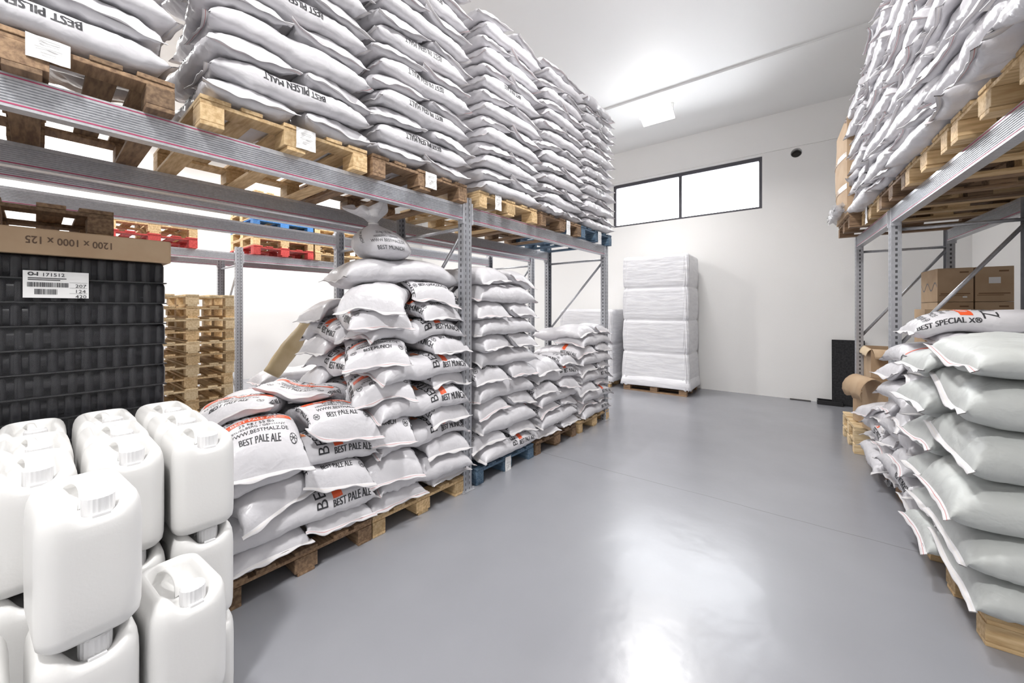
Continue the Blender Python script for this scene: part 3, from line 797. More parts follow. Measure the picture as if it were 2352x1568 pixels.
# ================================================================= LEFT, UPPER LEVEL
XP = -2.40-0.60          # pallet centre x (front edge just proud of the beam)
UP = [(-0.03, 'woodd', 'U1'), (0.965, 'wood', 'U2'), (1.905, 'woodd', 'U3'), (2.96, 'wood', 'U4'), (3.93, 'woodd', 'U5'), (4.84, 'woodblue', 'U6')]
up_ph = {'U1': 'leftmost upper stack', 'U2': 'second upper stack from left', 'U3': 'third upper stack from left', 'U4': 'fourth upper stack from left',
         'U5': 'fifth upper stack from left', 'U6': 'upper stack nearest the window'}
pal_lab = {'U1': 'dark wooden pallet on the left rack beam at the left edge', 'U2': 'light pine pallet with white sheet on the left rack beam',
           'U3': 'brown wooden pallet on the left rack, left of the middle post', 'U4': 'pale pallet on the left rack, right of the middle post',
           'U5': 'wooden pallet second from the far end of the left rack beam', 'U6': 'blue pallet at the far end of the left rack beam'}
for y, wd, kx in UP:
    p = pallet(AL, XP, y, ZT, wd, pal_lab[kx], width=0.90)
    if kx == 'U1':
        paper_tag(p, 1, 0.065, 0.105, 0.115, 0.09)
    elif kx == 'U4': paper_tag(p, 1, -0.2, 0.085, 0.09, 0.14)
    elif kx == 'U5': paper_tag(p, 1, 0.12, 0.06, 0.09, 0.17)
    elif kx == 'U6': paper_tag(p, 1, 0.05, 0.06, 0.10, 0.17)
    else: paper_tag(p, 1, 0.05, 0.085, 0.11, 0.12)
G_ = 'malt sacks on the upper level of the left rack'
zt = ZT+PH
stack(AL, XP, UP[0][0], zt, 8, 1, up_ph['U1'], G_, 11, T=0.150, lod=2, var='PILSEN MALT', flip=True, textrate=.8, first='A')
stack(AL, XP, UP[1][0], zt, 12, 1, up_ph['U2'], G_, 12, T=0.146, lod=2, var='PILSEN MALT', flip=True, textrate=.55, first='B')
stack(AL, XP, UP[2][0], zt, 14, 1, up_ph['U3'], G_, 13, T=0.138, lod=1, var='PILSEN MALT', flip=True, textrate=.7, first='B')
stack(AL, XP, UP[3][0], zt, 14, 1, up_ph['U4'], G_, 14, T=0.145, lod=1, var='PALE ALE', flip=True, textrate=.25, first='A')
stack(AL, XP, UP[4][0], zt, 15, 1, up_ph['U5'], G_, 15, T=0.135, lod=1, var='PALE ALE', flip=True, textrate=.2, first='B')
stack(AL, XP, UP[5][0], zt, 15, 1, up_ph['U6'], G_, 16, T=0.135, lod=1, var='PALE ALE', flip=True, textrate=.1, first='A')

# ================================================================= LEFT, FLOOR LEVEL
XF = -2.47-0.60
G2 = 'malt sacks piled on the floor pallets under the left rack'
FP = [(1.05, 'woodd', 'dark wooden pallet on the floor beside the jerrycans', 'P1'), (1.94, 'wood', 'pine pallet on the floor under the tall slumping sack pile', 'P2'),
      (2.99, 'woodblue', 'dark blue pallet on the floor right of the rack post', 'P3'), (3.93, 'woodd', 'brown pallet on the floor beyond the dark blue one', 'P4'),
      (4.90, 'wood', 'pine pallet at the far end of the left floor row', 'P5')]
for y, wd, lab, kx in FP:
    p = pallet(AL, XF, y, 0.0, wd, lab, width=0.88 if kx in ('P1', 'P2') else 0.90)
    if kx == 'P3': paper_tag(p, 1, 0.0, 0.055, 0.09, 0.17)
hfP5 = stack(AL, XF, 4.90, PH, 10, 1, 'farthest left floor pile', G2, 25, T=0.150, lod=1, var='PALE ALE', lvl=0, colour=True, textrate=.4, colrate=.6, first='A', droop=.09)
hfP4 = stack(AL, XF, 3.93, PH, 7, 1, 'low floor pile before the farthest', G2, 24, T=0.150, lod=1, var='MUNICH', lvl=1, colour=True, textrate=.7, colrate=.6, first='B', droop=.09)
hfP3 = stack(AL, XF, 2.99, PH, 12, 1, 'floor pile on the dark blue pallet', G2, 23, T=0.168, lod=1, var='PALE ALE', lvl=1, colour=True, textrate=.15, first='A', droop=.09, rear=True)

# P2: tall slumping pile
hf = HF(0.60, 0.44, PH)
S2 = 1.94; ph2 = 'tall slumping pile left of the post'
rs = random.Random(5)
lay = 0
for k in range(11):
    T = 0.152
    pr = ('MUNICH', 2, False, True) if k >= 3 else None
    o_ = ORD[k]
    e = 0.66+ (0.02 if k % 3 else -0.02) - max(0, k-7)*0.025
    yw = [-.1, 0, -.30, 0, -.42, 0, -.35, 0, -.5, 0, -.3][k]
    if k % 2 == 0:
        make_sack(AL, XF, S2, hf, e-0.38, -0.225+rs.uniform(-.02, .02), yw+rs.uniform(-.04, .04), f'sack with sewn end out, near half, {o_} layer, {ph2}', G2, 3000+k*3, pr, 0.80, 0.52, T, 2, droop=.13)
        make_sack(AL, XF, S2, hf, e-1.0, -0.04, math.pi/2+rs.uniform(-.12, .12), f'sack at the back, {o_} layer, {ph2}', G2, 3400+k*3, ('MUNICH', 1, False, True) if k > 4 else None, 0.86, 0.50, T, 1, droop=.12)
        make_sack(AL, XF, S2, hf, e-0.40, 0.235+rs.uniform(-.02, .02), rs.uniform(-.1, .12), f'sack with sewn end out, far half, {o_} layer, {ph2}', G2, 3001+k*3, pr, 0.78, 0.50, T*.95, 2, droop=.10)
    else:
        make_sack(AL, XF, S2, hf, e-0.22, 0.02+rs.uniform(-.02, .03), math.pi/2+rs.uniform(-.08, .05), f'sack lying along the front, {o_} layer, {ph2}', G2, 3000+k*3, pr, 0.88, 0.50, T, 2, droop=.10)
        make_sack(AL, XF, S2, hf, e-0.84, -0.22, rs.uniform(-.1, .1), f'sack behind the front, near side, {o_} layer, {ph2}', G2, 3002+k*3, ('MUNICH', 1, False, True) if k > 4 else None, 0.74, 0.50, T, 1, droop=.12)
        make_sack(AL, XF, S2, hf, e-0.84, 0.22, rs.uniform(-.1, .1), f'sack behind the front, far side, {o_} layer, {ph2}', G2, 3300+k*3, None, 0.74, 0.50, T, 0, droop=.12)
o, S = make_sack(AL, XF, S2, hf, 0.26, -0.16, -0.75, 'malt sack with a block of small grey print near the slumping pile top', G2, 3901, None, 0.84, 0.54, 0.16, 2, droop=.16)
mb = MB()
for q in range(9): surf_rect(mb, S, 0.15+q*0.014, 0.1535+q*0.014, -0.15, 0.12-0.01*(q % 3))
mb.build('small_print_block', M['ink_g'], o)
make_sack(AL, XF, S2, hf, 0.20, 0.24, -0.2, 'malt sack at the far side near the top of the slumping pile', G2, 3903, ('CHOCOLATE', 1, False, False), 0.74, 0.50, 0.15, 2, droop=.16)
o, S = make_sack(AL, XF, S2, hf, 0.20, 0.0, H90-0.12 if False else math.pi/2-0.12, 'large plain sack lying across the slumping pile under the tied sack', G2, 3902, None, 1.02, 0.58, 0.20, 2, droop=.07, stiff=30)
P2TOP = float(hf.get(np.array([0.12]), np.array([0.0]))[0])

# P1: low pile beside the jerrycans
hf1 = HF(0.60, 0.43, PH)
S1 = 1.05; ph1 = 'low pile beside the jerrycans'
PA = ('PALE ALE', 2, False, True)
def s1(cx, cy, yaw, lab, seed, pr=None, L=.80, Wf=.50, T=.15, **kw):
    return make_sack(AL, XF, S1, hf1, cx, cy, yaw, lab+', '+ph1, G2, seed, pr, L, Wf, T, 2, **kw)
H90 = math.pi/2
s1(0.25, -0.23, 0.05, 'plain sack with sewn end out, near half of lowest layer', 4001, droop=.08, T=.16)
s1(0.25, 0.23, -0.05, 'plain sack with sewn end out, far half of lowest layer', 4002, droop=.08, T=.16)
s1(0.45, 0.0, H90, 'sack lettered along its side, second layer', 4004, PA, L=.90, T=.175, droop=.07)
s1(-.18, 0.0, H90, 'sack at the back, second layer', 4005, None, L=.86, T=.175)
s1(0.28, -0.24, 0.22, 'sack with diagonal sewn seam, near half of third layer', 4006, droop=.10, T=.175)
s1(0.28, 0.22, -0.10, 'sack with lettering over the end, far half of third layer', 4007, PA, droop=.10, T=.175)
s1(0.43, 0.02, H90+0.02, 'sack lettered along its side, fourth layer', 4008, PA, L=.90, T=.175, droop=.08)
s1(-.20, 0.02, H90, 'sack at the back, fourth layer', 4009, None, L=.86, T=.175)
s1(0.31, -0.21, -0.16, 'sack showing orange band and address lettering', 4010, PA, T=.22, Wf=.56, droop=.12)
s1(0.26, 0.26, -0.08, 'sack with emblem and broad hem drooping, fifth layer', 4011, ('PALE ALE', 2, False, True), T=.22, Wf=.56, droop=.12)
s1(-0.34, 0.0, -1.5, 'sack lying across the back, fifth layer', 4014, None, L=.86, T=.22, Wf=.56, droop=.18)
s1(-0.02, -0.13, -0.55, 'large sack with orange band on top, near side', 4012, PA, L=.86, T=.17, Wf=.56, droop=.14)
s1(-0.02, 0.32, -0.75, 'slack sack on top bridging to the taller pile', 4013, PA, L=.84, T=.13, Wf=.56, droop=.14)

# tied sack on top of the slumping pile: body, twisted neck and flared mouth as one skin
def tied_sack():
    NI, NJ = 60, 56
    hb = P2TOP
    prof = [(-0.02, 0.02), (0.0, 0.13), (0.02, 0.185), (0.07, 0.215), (0.13, 0.205), (0.19, 0.16), (0.235, 0.085), (0.262, 0.035), (0.285, 0.028), (0.31, 0.05), (0.345, 0.095), (0.375, 0.12), (0.40, 0.125)]
    zz = np.linspace(0, 1, NI); zc = np.interp(zz, np.linspace(0, 1, len(prof)), [p[0] for p in prof]); rc = np.interp(zz, np.linspace(0, 1, len(prof)), [p[1] for p in prof])
    zc = np.convolve(np.pad(zc, 2, mode='edge'), np.ones(5)/5, 'valid'); rc = np.convolve(np.pad(rc, 2, mode='edge'), np.ones(5)/5, 'valid'); rc[0] = 0.004
    th = np.linspace(0, 2*math.pi, NJ, endpoint=False)
    Zc, T_ = np.meshgrid(zc, th, indexing='ij'); Rc = np.repeat(rc[:,None], NJ, 1)
    neck = np.clip((Zc-0.15)/0.1, 0, 1)
    Rr = Rc*(1+0.035*neck*np.sin(T_*9+Zc*12)+0.03*neck*np.sin(T_*14+1.0)) 
    fl = np.clip((Zc-0.30)/0.08, 0, 1)
    Rr = Rr*(1+fl*(0.30*np.sin(T_*3+0.6)+0.16*np.sin(T_*7+2)))
    X = Rr*np.cos(T_)*1.18; Y = Rr*np.sin(T_)*1.05; Z = Zc + fl*(0.03*np.sin(T_*2+1)+0.014*np.sin(T_*5)) + 0.008*snoise(4, X*4, Y*4, .5, 1.2, 4)*(1-neck)
    lean = 0.35*np.clip(Zc-0.05, 0, 1)
    X2 = X-lean*0.2; Y2 = Y-lean
    P = np.stack([X2, Y2, Z], -1)
    body_n = int(np.argmin(np.abs(zc-0.275)))
    x, y, _ = frm(AL, XF+0.24, S2-0.13)
    mb = MB(); mb.grid(P[:body_n+1], True)
    o = mb.build('tied_malt_sack', M['bag'], None, smooth=True, loc=(x, y, hb-0.005), rotz=AL)
    tag(o, 'tied open-necked sack lettered BEST MUNICH crowning the slumping pile', 'sack', None)
    mb = MB(); mb.grid(P[body_n:], True); f = mb.build('flared_mouth', M['wrapw'], o, smooth=True)
    sd = f.modifiers.new('s', 'SOLIDIFY'); sd.thickness = 0.0015
    mb = MB(); c = P[body_n].mean(0); 
    Q = [[(c[0]+rr*math.cos(t*math.pi/12)*1.1, c[1]+rr*math.sin(t*math.pi/12)*1.05, c[2]+dz) for t in range(24)] for rr, dz in ((0.036, -0.006), (0.040, 0.0), (0.036, 0.006))]
    mb.grid(Q, True); mb.build('tie', M['paper'], o, smooth=True)
    # lettering wrapped on the side that looks at the aisle
    Di = np.gradient(P, axis=0); Dj = (np.roll(P, -1, 1)-np.roll(P, 1, 1))/2; N = np.cross(Dj, Di); N /= np.maximum(np.linalg.norm(N, axis=-1, keepdims=True), 1e-9)
    if ((P-P[:body_n].mean((0,1)))*N)[:body_n].sum() < 0: N = -N
    def at(ang, z, off=0.004):
        fi = np.interp(z, zc[:body_n+1], np.arange(body_n+1)); i = np.clip(fi.astype(int), 0, NI-2); u = (fi-i)[:,None]
        fj = (ang/(2*math.pi)*NJ) % NJ; j = fj.astype(int) % NJ; v = (fj-np.floor(fj))[:,None]; k = (j+1) % NJ
        bl = lambda A: A[i,j]*(1-u)*(1-v)+A[i+1,j]*u*(1-v)+A[i,k]*(1-u)*v+A[i+1,k]*u*v
        return bl(P)+bl(N)*off
    mb = MB()
    for (s_, z0, h, a0, rot, cond) in (('BEST MUNICH', 0.060, 0.028, -0.30, 0, .75), ('WWW.BESTMALZ.DE', 0.112, 0.022, -0.32, 0, .8), ('HEIDELBERG / GERMANY', 0.145, 0.014, -0.35, 0, .8), ('25 kg / 55 lbs', 0.178, 0.020, -0.38, 0, .8), ('BEST MUNICH', 0.17, 0.022, -1.35, 1, .8)):
        v, f = split_long(*text_flat(s_, 0.0), 0.45)
        x_, y_ = v[:,0]*h*cond, v[:,1]*h
        if rot: x_, y_ = x_*0.35+y_, -x_*0.9+y_*0.4
        mb.add(at(a0+x_/0.20, z0+y_).tolist(), f)
    mb.build('face_lettering', M['ink'], o)
tied_sack()

# ================================================================= STACKED EMPTY PALLETS
def pallet_pile(a, x, y, z, woods, phrase, group, width=PW, yaw=0.0):
    for k, w in enumerate(woods):
        col = {'wood': 'pine', 'woodx': 'fresh pine', 'woodd': 'brown', 'woodbright': 'bright blue', 'woodred': 'red', 'woodblue': 'dark blue'}[w]
        rs = random.Random(k*7+int(x*10))
        pallet(a, x+rs.uniform(-.015, .015), y+rs.uniform(-.012, .012), z+k*(PH+0.001), w, f'empty {col} pallet, {ORD[k]} of {phrase}', width, group=group, yaw=yaw+rs.uniform(-.01, .01))
pallet_pile(AL, -6.3-0.60, 1.27, 0.0, ['wood', 'woodx']*6, 'the pile beside the wrapped black load', 'empty pine pallets piled between the racks')
pallet_pile(AL, -7.82, 2.72, ZB-0.02+0.132, ['woodred', 'wood', 'wood', 'woodbright', 'wood', 'wood', 'wood'], 'the pile on the far left rack', 'pallets stored on the far left rack', width=0.95)
pallet_pile(AL, -7.82, 1.05, ZB-0.02+0.132, ['woodred', 'wood', 'woodd'], 'the low pile left of the blue pallet pile', 'pallets stored on the far left rack', width=0.95)
pallet_pile(AL, -7.82, 3.70, ZB-0.02+0.132, ['wood', 'wood', 'woodx', 'wood', 'wood'], 'the pine pile right of the blue pallet', 'pallets stored on the far left rack', width=0.95)

# ================================================================= WRAPPED BLACK LOAD
def bottle_load():
    cx, cy = -2.95-0.60, 0.0
    x, y, _ = frm(AL, cx, cy)
    r = empty('wrapped_bottle_load', (x, y, 0), AL); tag(r, 'tall black load of dark bottles wrapped in film under the left rack', 'load')
    pallet(AL, cx, cy, 0.0, 'woodd', 'pallet carrying the tall black bottle load', width=0.98)
    hx, hy = 0.60, 0.485
    z0 = PH; nt = 15; hgt = (1.885-z0)/nt
    for k in range(nt):
        mb = MB(); zb = z0+k*hgt; ph = 0.034*(k % 2)
        ins = 0.006*(k % 2)
        mb.box(-hx+0.026, -hy+0.026, zb+0.002, hx-0.026, hy-0.026, zb+hgt-0.002)
        rr = 0.0225
        def cyl(px, py):
            n = 8; vs = []; 
            for (zz, q) in ((zb+0.003, rr*0.92), (zb+0.012, rr), (zb+hgt*0.80, rr), (zb+hgt*0.92, rr*0.85), (zb+hgt-0.003, rr*0.6)):
                vs += [(px+q*math.cos(t*2*math.pi/n), py+q*math.sin(t*2*math.pi/n), zz) for t in range(n)]
            fs = [(l*n+t, l*n+(t+1) % n, (l+1)*n+(t+1) % n, (l+1)*n+t) for l in range(4) for t in range(n)]
            mb.add(vs, fs)
        ny = int((2*hy-0.07)/0.056); nx = int((2*hx-0.07)/0.056)
        for t in range(ny+1):
            yy = -hy+0.035+ins+ph*0.3+t*(2*hy-0.07-ph*0.3)/ny
            cyl(hx-0.035-ins, yy); cyl(-hx+0.035, yy)
        for t in range(1, nx):
            xx = -hx+0.035+t*(2*hx-0.07)/nx; cyl(xx, -hy+0.035); cyl(xx, hy-0.035)
        mb.build('bottle_layer', M['bottle'], r, smooth=True)
        mb = MB(); mb.bbox(-hx+0.004, -hy+0.004, zb-0.003, hx-0.004, hy-0.004, zb+0.003, 0.001); mb.build('layer_sheet', M['black'], r)
    # film, drawn in between the tiers
    mb = MB(); Ps = []
    for k in range(nt*6+1):
        zz = z0+0.02+(1.87-z0-0.02)*k/(nt*6); b = 0.010*abs(math.sin(math.pi*k/12.0)) + 0.004*math.sin(k*1.9)
        pts = []
        for t in range(64):
            an = 2*math.pi*t/64; c, s_ = math.cos(an), math.sin(an); e = 0.18
            pts.append(((hx+b+0.004)*np.sign(c)*abs(c)**e, (hy+b+0.004)*np.sign(s_)*abs(s_)**e, zz))
        Ps.append(pts)
    mb.grid(Ps, True); mb.build('stretch_film', M['wrap'], r, smooth=True)
    # cardboard lid
    mb = MB(); mb.bbox(-hx-0.012, -hy-0.012, 1.885, hx+0.012, hy+0.012, 2.01, 0.008); lid = mb.build('cardboard_lid', M['card'], r)
    mb = MB(); text_on_plane(mb, '1200 x 1000 x 125', (hx+0.012, 0.115, 1.952), (0, -1, 0), (0, 0, -1), 0.034, condense=0.78, bold=0.02); mb.build('lid_lettering', plain('brown_ink', (0.13, 0.08, 0.05), 0.7), lid)
    # label
    mb = MB(); mb.bbox(hx+0.016, -0.035, 1.675, hx+0.0185, 0.175, 1.805, 0.001); lb = mb.build('paper_label', M['paper'], r)
    mb = MB(); ex, ey = (0, 1, 0), (0, 0, 1); o = (hx+0.019, 0.070, 1.740)
    T_ = lambda s_, px, py, h, c=.85, b=0.0: text_on_plane(mb, s_, (o[0], o[1]+px, o[2]+py), ex, ey, h, condense=c, bold=b)
    T_('O-I', -0.075, 0.050, 0.016, 1.0, 0.05); T_('171512', -0.010, 0.048, 0.016, 1.05, 0.01)
    T_('207', 0.078, -0.003, 0.016, 1.1); T_('124', 0.078, -0.030, 0.016, 1.1); T_('420', 0.078, -0.056, 0.016, 1.1)
    rsb = random.Random(3); xx = -0.092
    while xx < 0.035:
        w_ = rsb.choice((0.0012, 0.0022, 0.0035)); rect_on_plane(mb, (o[0], o[1]+xx, o[2]-0.012), ex, ey, 0, 0, w_, 0.022); xx += w_+rsb.choice((0.0012, 0.002))
    xx = -0.07
    while xx < 0.0:
        w_ = rsb.choice((0.0012, 0.0022, 0.0035)); rect_on_plane(mb, (o[0], o[1]+xx, o[2]-0.048), ex, ey, 0, 0, w_, 0.026); xx += w_+rsb.choice((0.0012, 0.002))
    for yy, w_ in ((0.028, 0.12), (0.020, 0.10), (-0.022, 0.0)): 
        if w_: rect_on_plane(mb, (o[0], o[1]-0.09, o[2]+yy), ex, ey, 0, 0, w_, 0.004)
    for yy in (0.012, -0.015, -0.042): rect_on_plane(mb, (o[0], o[1]+0.04, o[2]+yy), ex, ey, 0, 0, 0.06, 0.001)
    mb.build('label_print', M['ink'], lb)
bottle_load()
pallet(AL, -3.70, -0.17, 2.014, 'woodd', 'brown pallet lying on the cardboard lid of the black load', width=0.90)

# ================================================================= JERRYCANS
def jerrycan():
    hx, hy, H = 0.148, 0.100, 0.374
    n = 72
    def ring(z, ins, rad, notch=0.0):
        pts = []
        ax, ay = hx-ins, hy-ins; rad = min(rad, ax-0.002, ay-0.002)
        # rounded rectangle sampled evenly by angle segments
        per = []
        for (cx, cy, a0) in ((ax-rad, ay-rad, 0), (-ax+rad, ay-rad, 90), (-ax+rad, -ay+rad, 180), (ax-rad, -ay+rad, 270)):
            for k in range(10): 
                an = R(a0+90*k/9); per.append((cx+rad*math.cos(an), cy+rad*math.sin(an)))
        # add points along the straight sides
        out = []
        for i in range(len(per)):
            a = per[i]; b = per[(i+1) % len(per)]; out.append(a)
            if i % 10 == 9:
                for k in range(1, 9): out.append((a[0]+(b[0]-a[0])*k/9, a[1]+(b[1]-a[1])*k/9))
        for (px, py) in out:
            dz = 0.0
            if notch:
                dz = -notch*1.35*np.clip((px-0.02)/0.06, 0, 1)*math.exp(-((py-0.012)/0.052)**4)
            pts.append((px, py, z+dz))
        return pts
    rows = [ring(0.006, 0.05, 0.03), ring(0.001, 0.030, 0.04), ring(0.004, 0.014, 0.045), ring(0.018, 0.004, 0.050), ring(0.04, 0.001, 0.052), ring(0.10, 0.0, 0.052), ring(0.16, 0.0, 0.052), ring(0.22, 0.0, 0.052),
            ring(0.27, 0.0, 0.052), ring(0.305, 0.001, 0.052, 0.004), ring(0.330, 0.004, 0.050, 0.012), ring(0.350, 0.010, 0.048, 0.024), ring(0.364, 0.019, 0.045, 0.034), ring(0.371, 0.029, 0.042, 0.040), ring(0.372, 0.036, 0.04, 0.042),
            ring(0.366, 0.041, 0.036, 0.040), ring(0.348, 0.046, 0.032, 0.028), ring(0.325, 0.050, 0.028, 0.010), ring(0.318, 0.058, 0.022, 0.004), ring(0.318, 0.078, 0.015, 0.0)]
    mb = MB(); mb.grid(rows, True); k = len(rows[0])
    mb.f.append(tuple(range(k))); mb.mi.append(0)
    mb.f.append(tuple(range((len(rows)-1)*k, len(rows)*k))); mb.mi.append(0)
    root = mb.build('jerrycan', M['can'], None, smooth=True)
    # handle: arched bar from the back rim to the neck
    mb = MB(); P = []
    for i in range(17):
        t = i/16; x = -0.118+0.158*t; y = -0.012+0.018*t
        z = 0.318+0.050*(math.sin(math.pi*min(1, t*1.02)))**0.5 if 0 < t < 1 else 0.318
        hw = 0.012+0.012*(abs(t-0.5)*2)**3; hh = 0.006
        P.append([(x, y+hw*math.cos(a_*math.pi/6), min(z+hh*math.sin(a_*math.pi/6), 0.3735)) for a_ in range(12)])
    mb.grid(P, True); mb.build('handle', M['can'], root, smooth=True)
    # cap with ribbed skirt
    mb = MB(); n = 40; P = []
    for (rr, zz) in ((0.031, 0.312), (0.032, 0.322), (0.032, 0.364), (0.029, 0.370), (0.024, 0.3705), (0.022, 0.367), (0.001, 0.367)):
        P.append([((rr+(0.0012 if (i % 2 and 0.319 < zz < 0.366) else 0))*math.cos(2*math.pi*i/n)+0.094, (rr+(0.0012 if (i % 2 and 0.319 < zz < 0.366) else 0))*math.sin(2*math.pi*i/n)+0.014, zz) for i in range(n)])
    mb.grid(P, True); mb.build('screw_cap', M['cap'], root, smooth=False)
    mb = MB(); mb.bbox(0.118, -0.004, 0.318, 0.134, 0.032, 0.326, 0.002); mb.build('cap_tab', M['cap'], root)
    return root
can0 = jerrycan(); can_used = False
GJ = 'white jerrycans stacked by the near end of the left rack'
def place_can(x, y, tier, lab, rz=0.0):
    global can_used
    w = frm(AL, x, y, tier*0.3745+0.002)
    if not can_used: o = can0; o.location = w; o.rotation_euler = (0, 0, AL+rz); can_used = True
    else: o = dup(can0, w, AL+rz)
    tag(o, lab, 'jerrycan', GJ)
rs = random.Random(21)
cols = [(0.425, 'rightmost file'), (0.208, 'second file from right'), (-0.005, 'third file from right'), (-0.22, 'leftmost file')]
rowx = [(-2.03, 'front'), (-2.335, 'second'), (-2.64, 'third')]
tiern = ['bottom', 'middle', 'top']
for (cy, cn) in cols:
    for (rx, rn) in rowx:
        for t in range(3):
            place_can(rx+rs.uniform(-.006, .006), cy+rs.uniform(-.004, .004), t, f'white jerrycan, {tiern[t]} tier, {rn} row of the block, {cn}', rs.uniform(-.03, .03))
place_can(-1.635, 0.085, 0, 'bottom jerrycan of the lone three-high column in front', 0.07); place_can(-1.63, 0.085, 1, 'middle jerrycan of the lone three-high column in front', 0.05)
place_can(-1.63, 0.088, 2, 'top jerrycan of the lone three-high column in front', 0.08)
place_can(-1.655, 0.300, 0, 'bottom jerrycan of the rightmost two-high front column', 0.05); place_can(-1.655, 0.295, 1, 'top jerrycan of the rightmost two-high front column', 0.08)
place_can(-1.64, -0.140, 0, 'lower jerrycan at the bottom left corner of the photo', 0.0); place_can(-1.64, -0.140, 1, 'upper jerrycan at the bottom left corner of the photo', 0.04)

# ================================================================= WRAPPED WHITE LOADS AT THE BACK WALL
def white_load(cx, cy, hx, hy, z0, ztop, tiers, label, seed, name='wrapped_white_load'):
    r = empty(name, (cx, cy, 0)); tag(r, label, 'load')
    mb = MB(); P = []; nz = tiers*26; rs_ = np.random.RandomState(seed)
    nt = 120
    an = np.linspace(0, 2*math.pi, nt, endpoint=False)
    ph = rs_.uniform(0, 6, 6)
    for k in range(nz+1):
        q = k/nz; z = z0+(ztop-z0)*q
        tq = (q*tiers) % 1.0
        bulge = 0.030*(abs(math.sin(math.pi*min(max(tq, 0), 1))))**0.35-0.030
        ridge = sum(0.010*math.exp(-((tq-c)/0.018)**2) for c in (0.06, 0.17, 0.9))
        low = 0.03*math.exp(-q*tiers*2.5)
        top = -0.05*max(0, (q-0.985)/0.015)**2
        b = bulge+low+top
        c, s_ = np.cos(an), np.sin(an); e = 0.08
        X = (hx+b)*np.sign(c)*np.abs(c)**e; Y = (hy+b)*np.sign(s_)*np.abs(s_)**e
        wob = ridge*(0.4+0.6*np.sin(an*2+ph[0]+k*0.02)) + 0.004*np.sin(an*13+k*0.11+ph[1]) + 0.003*np.sin(an*29-k*0.23+ph[2])
        X = X*(1+wob/hx); Y = Y*(1+wob/hy)
        zz = z+0.010*np.sin(an*3+ph[3])*max(0, (q-0.8)/0.2)
        P.append(np.stack([X, Y, zz], -1))
    mb.grid(np.array(P), True); kx = nt; n = len(P)
    mb.f.append(tuple(range(kx))); mb.mi.append(0); mb.f.append(tuple(range((n-1)*kx, n*kx))); mb.mi.append(0)
    body = mb.build('shrink_wrap', M['film_white'], r, smooth=True)
    # loose skirt at the foot and top crease
    mb = MB(); P = []
    for (zz, ex_) in ((z0+0.16, 0.008), (z0+0.06, 0.03), (z0-0.02, 0.045), (z0-0.03, 0.040)):
        c, s_ = np.cos(an), np.sin(an); e = 0.10
        rag = 0.025*np.maximum(0, np.sin(an*17+ph[4]))*(zz < z0)
        P.append(np.stack([(hx+ex_)*np.sign(c)*np.abs(c)**e, (hy+ex_)*np.sign(s_)*np.abs(s_)**e, zz-rag], -1))
    mb.grid(np.array(P), True); sk = mb.build('film_skirt', M['film_white'], r, smooth=True)
    sd = sk.modifiers.new('s', 'SOLIDIFY'); sd.thickness = 0.002
    return r
pallet(0.0, -2.30, 8.06, 0.0, 'woodd', 'pallet under the tall white wrapped load at the back wall', width=0.88, yaw=0.0)
white_load(-2.30, 8.06, 0.63, 0.42, PH, 2.68, 4, 'tall white shrink-wrapped load standing against the back wall', 3)
pallet(0.0, -3.78, 8.06, 0.0, 'wood', 'pallet under the lower white wrapped load behind the sacks', width=0.88)
white_load(-3.78, 8.06, 0.62, 0.42, PH, 1.62, 2, 'lower white wrapped load behind the far sack pile', 9)

# ================================================================= THINGS AT THE FOOT OF THE BACK WALL
def at_floor(px, py):
    d = F_PX*CAM_H/(py-710.0); r = (px-1176)/F_PX*d; c, s_ = math.cos(R(36.97)), math.sin(R(36.97))
    return (r*c-d*s_, r*s_+d*c)
fx, fy = at_floor(1838, 918)
mb = MB(); mb.bbox(-0.15, -0.035, 0, 0.15, 0.035, 0.012, 0.003); o = mb.build('floor_strip', plain('dark_rubber', (0.05, 0.045, 0.045), 0.6), None, loc=(fx, min(fy, WB-0.05), 0)); tag(o, 'small flat dark strip on the floor at the back wall', 'strip')
fx, fy = at_floor(1905, 926)
tr = empty('shallow_tray', (fx, WB-0.13, 0)); tag(tr, 'shallow black tray on the floor beside the black foam panel', 'tray')
mb = MB(); mb.box(-0.16, -0.09, 0.0, 0.16, 0.09, 0.008); mb.build('tray_base', M['black'], tr)
mb = MB()
for (a_, b_, c_, d_) in ((-0.17, -0.10, 0.17, -0.088), (-0.17, 0.088, 0.17, 0.10), (-0.17, -0.088, -0.158, 0.088), (0.158, -0.088, 0.17, 0.088)): mb.bbox(a_, b_, 0.004, c_, d_, 0.07, 0.003)
mb.build('tray_rim', M['black'], tr)
fx, fy = at_floor(1938, 929)
mb = MB(); mb.bbox(-0.02, -0.045, 0, 0.40, 0.0, 1.10, 0.006)
o = mb.build('foam_panel', M['foam'], None, loc=(fx-0.14, WB-0.09, 0.002)); o.rotation_euler = (R(-4), 0, 0); tag(o, 'tall black foam panel leaning on the back wall by the right rack', 'panel')

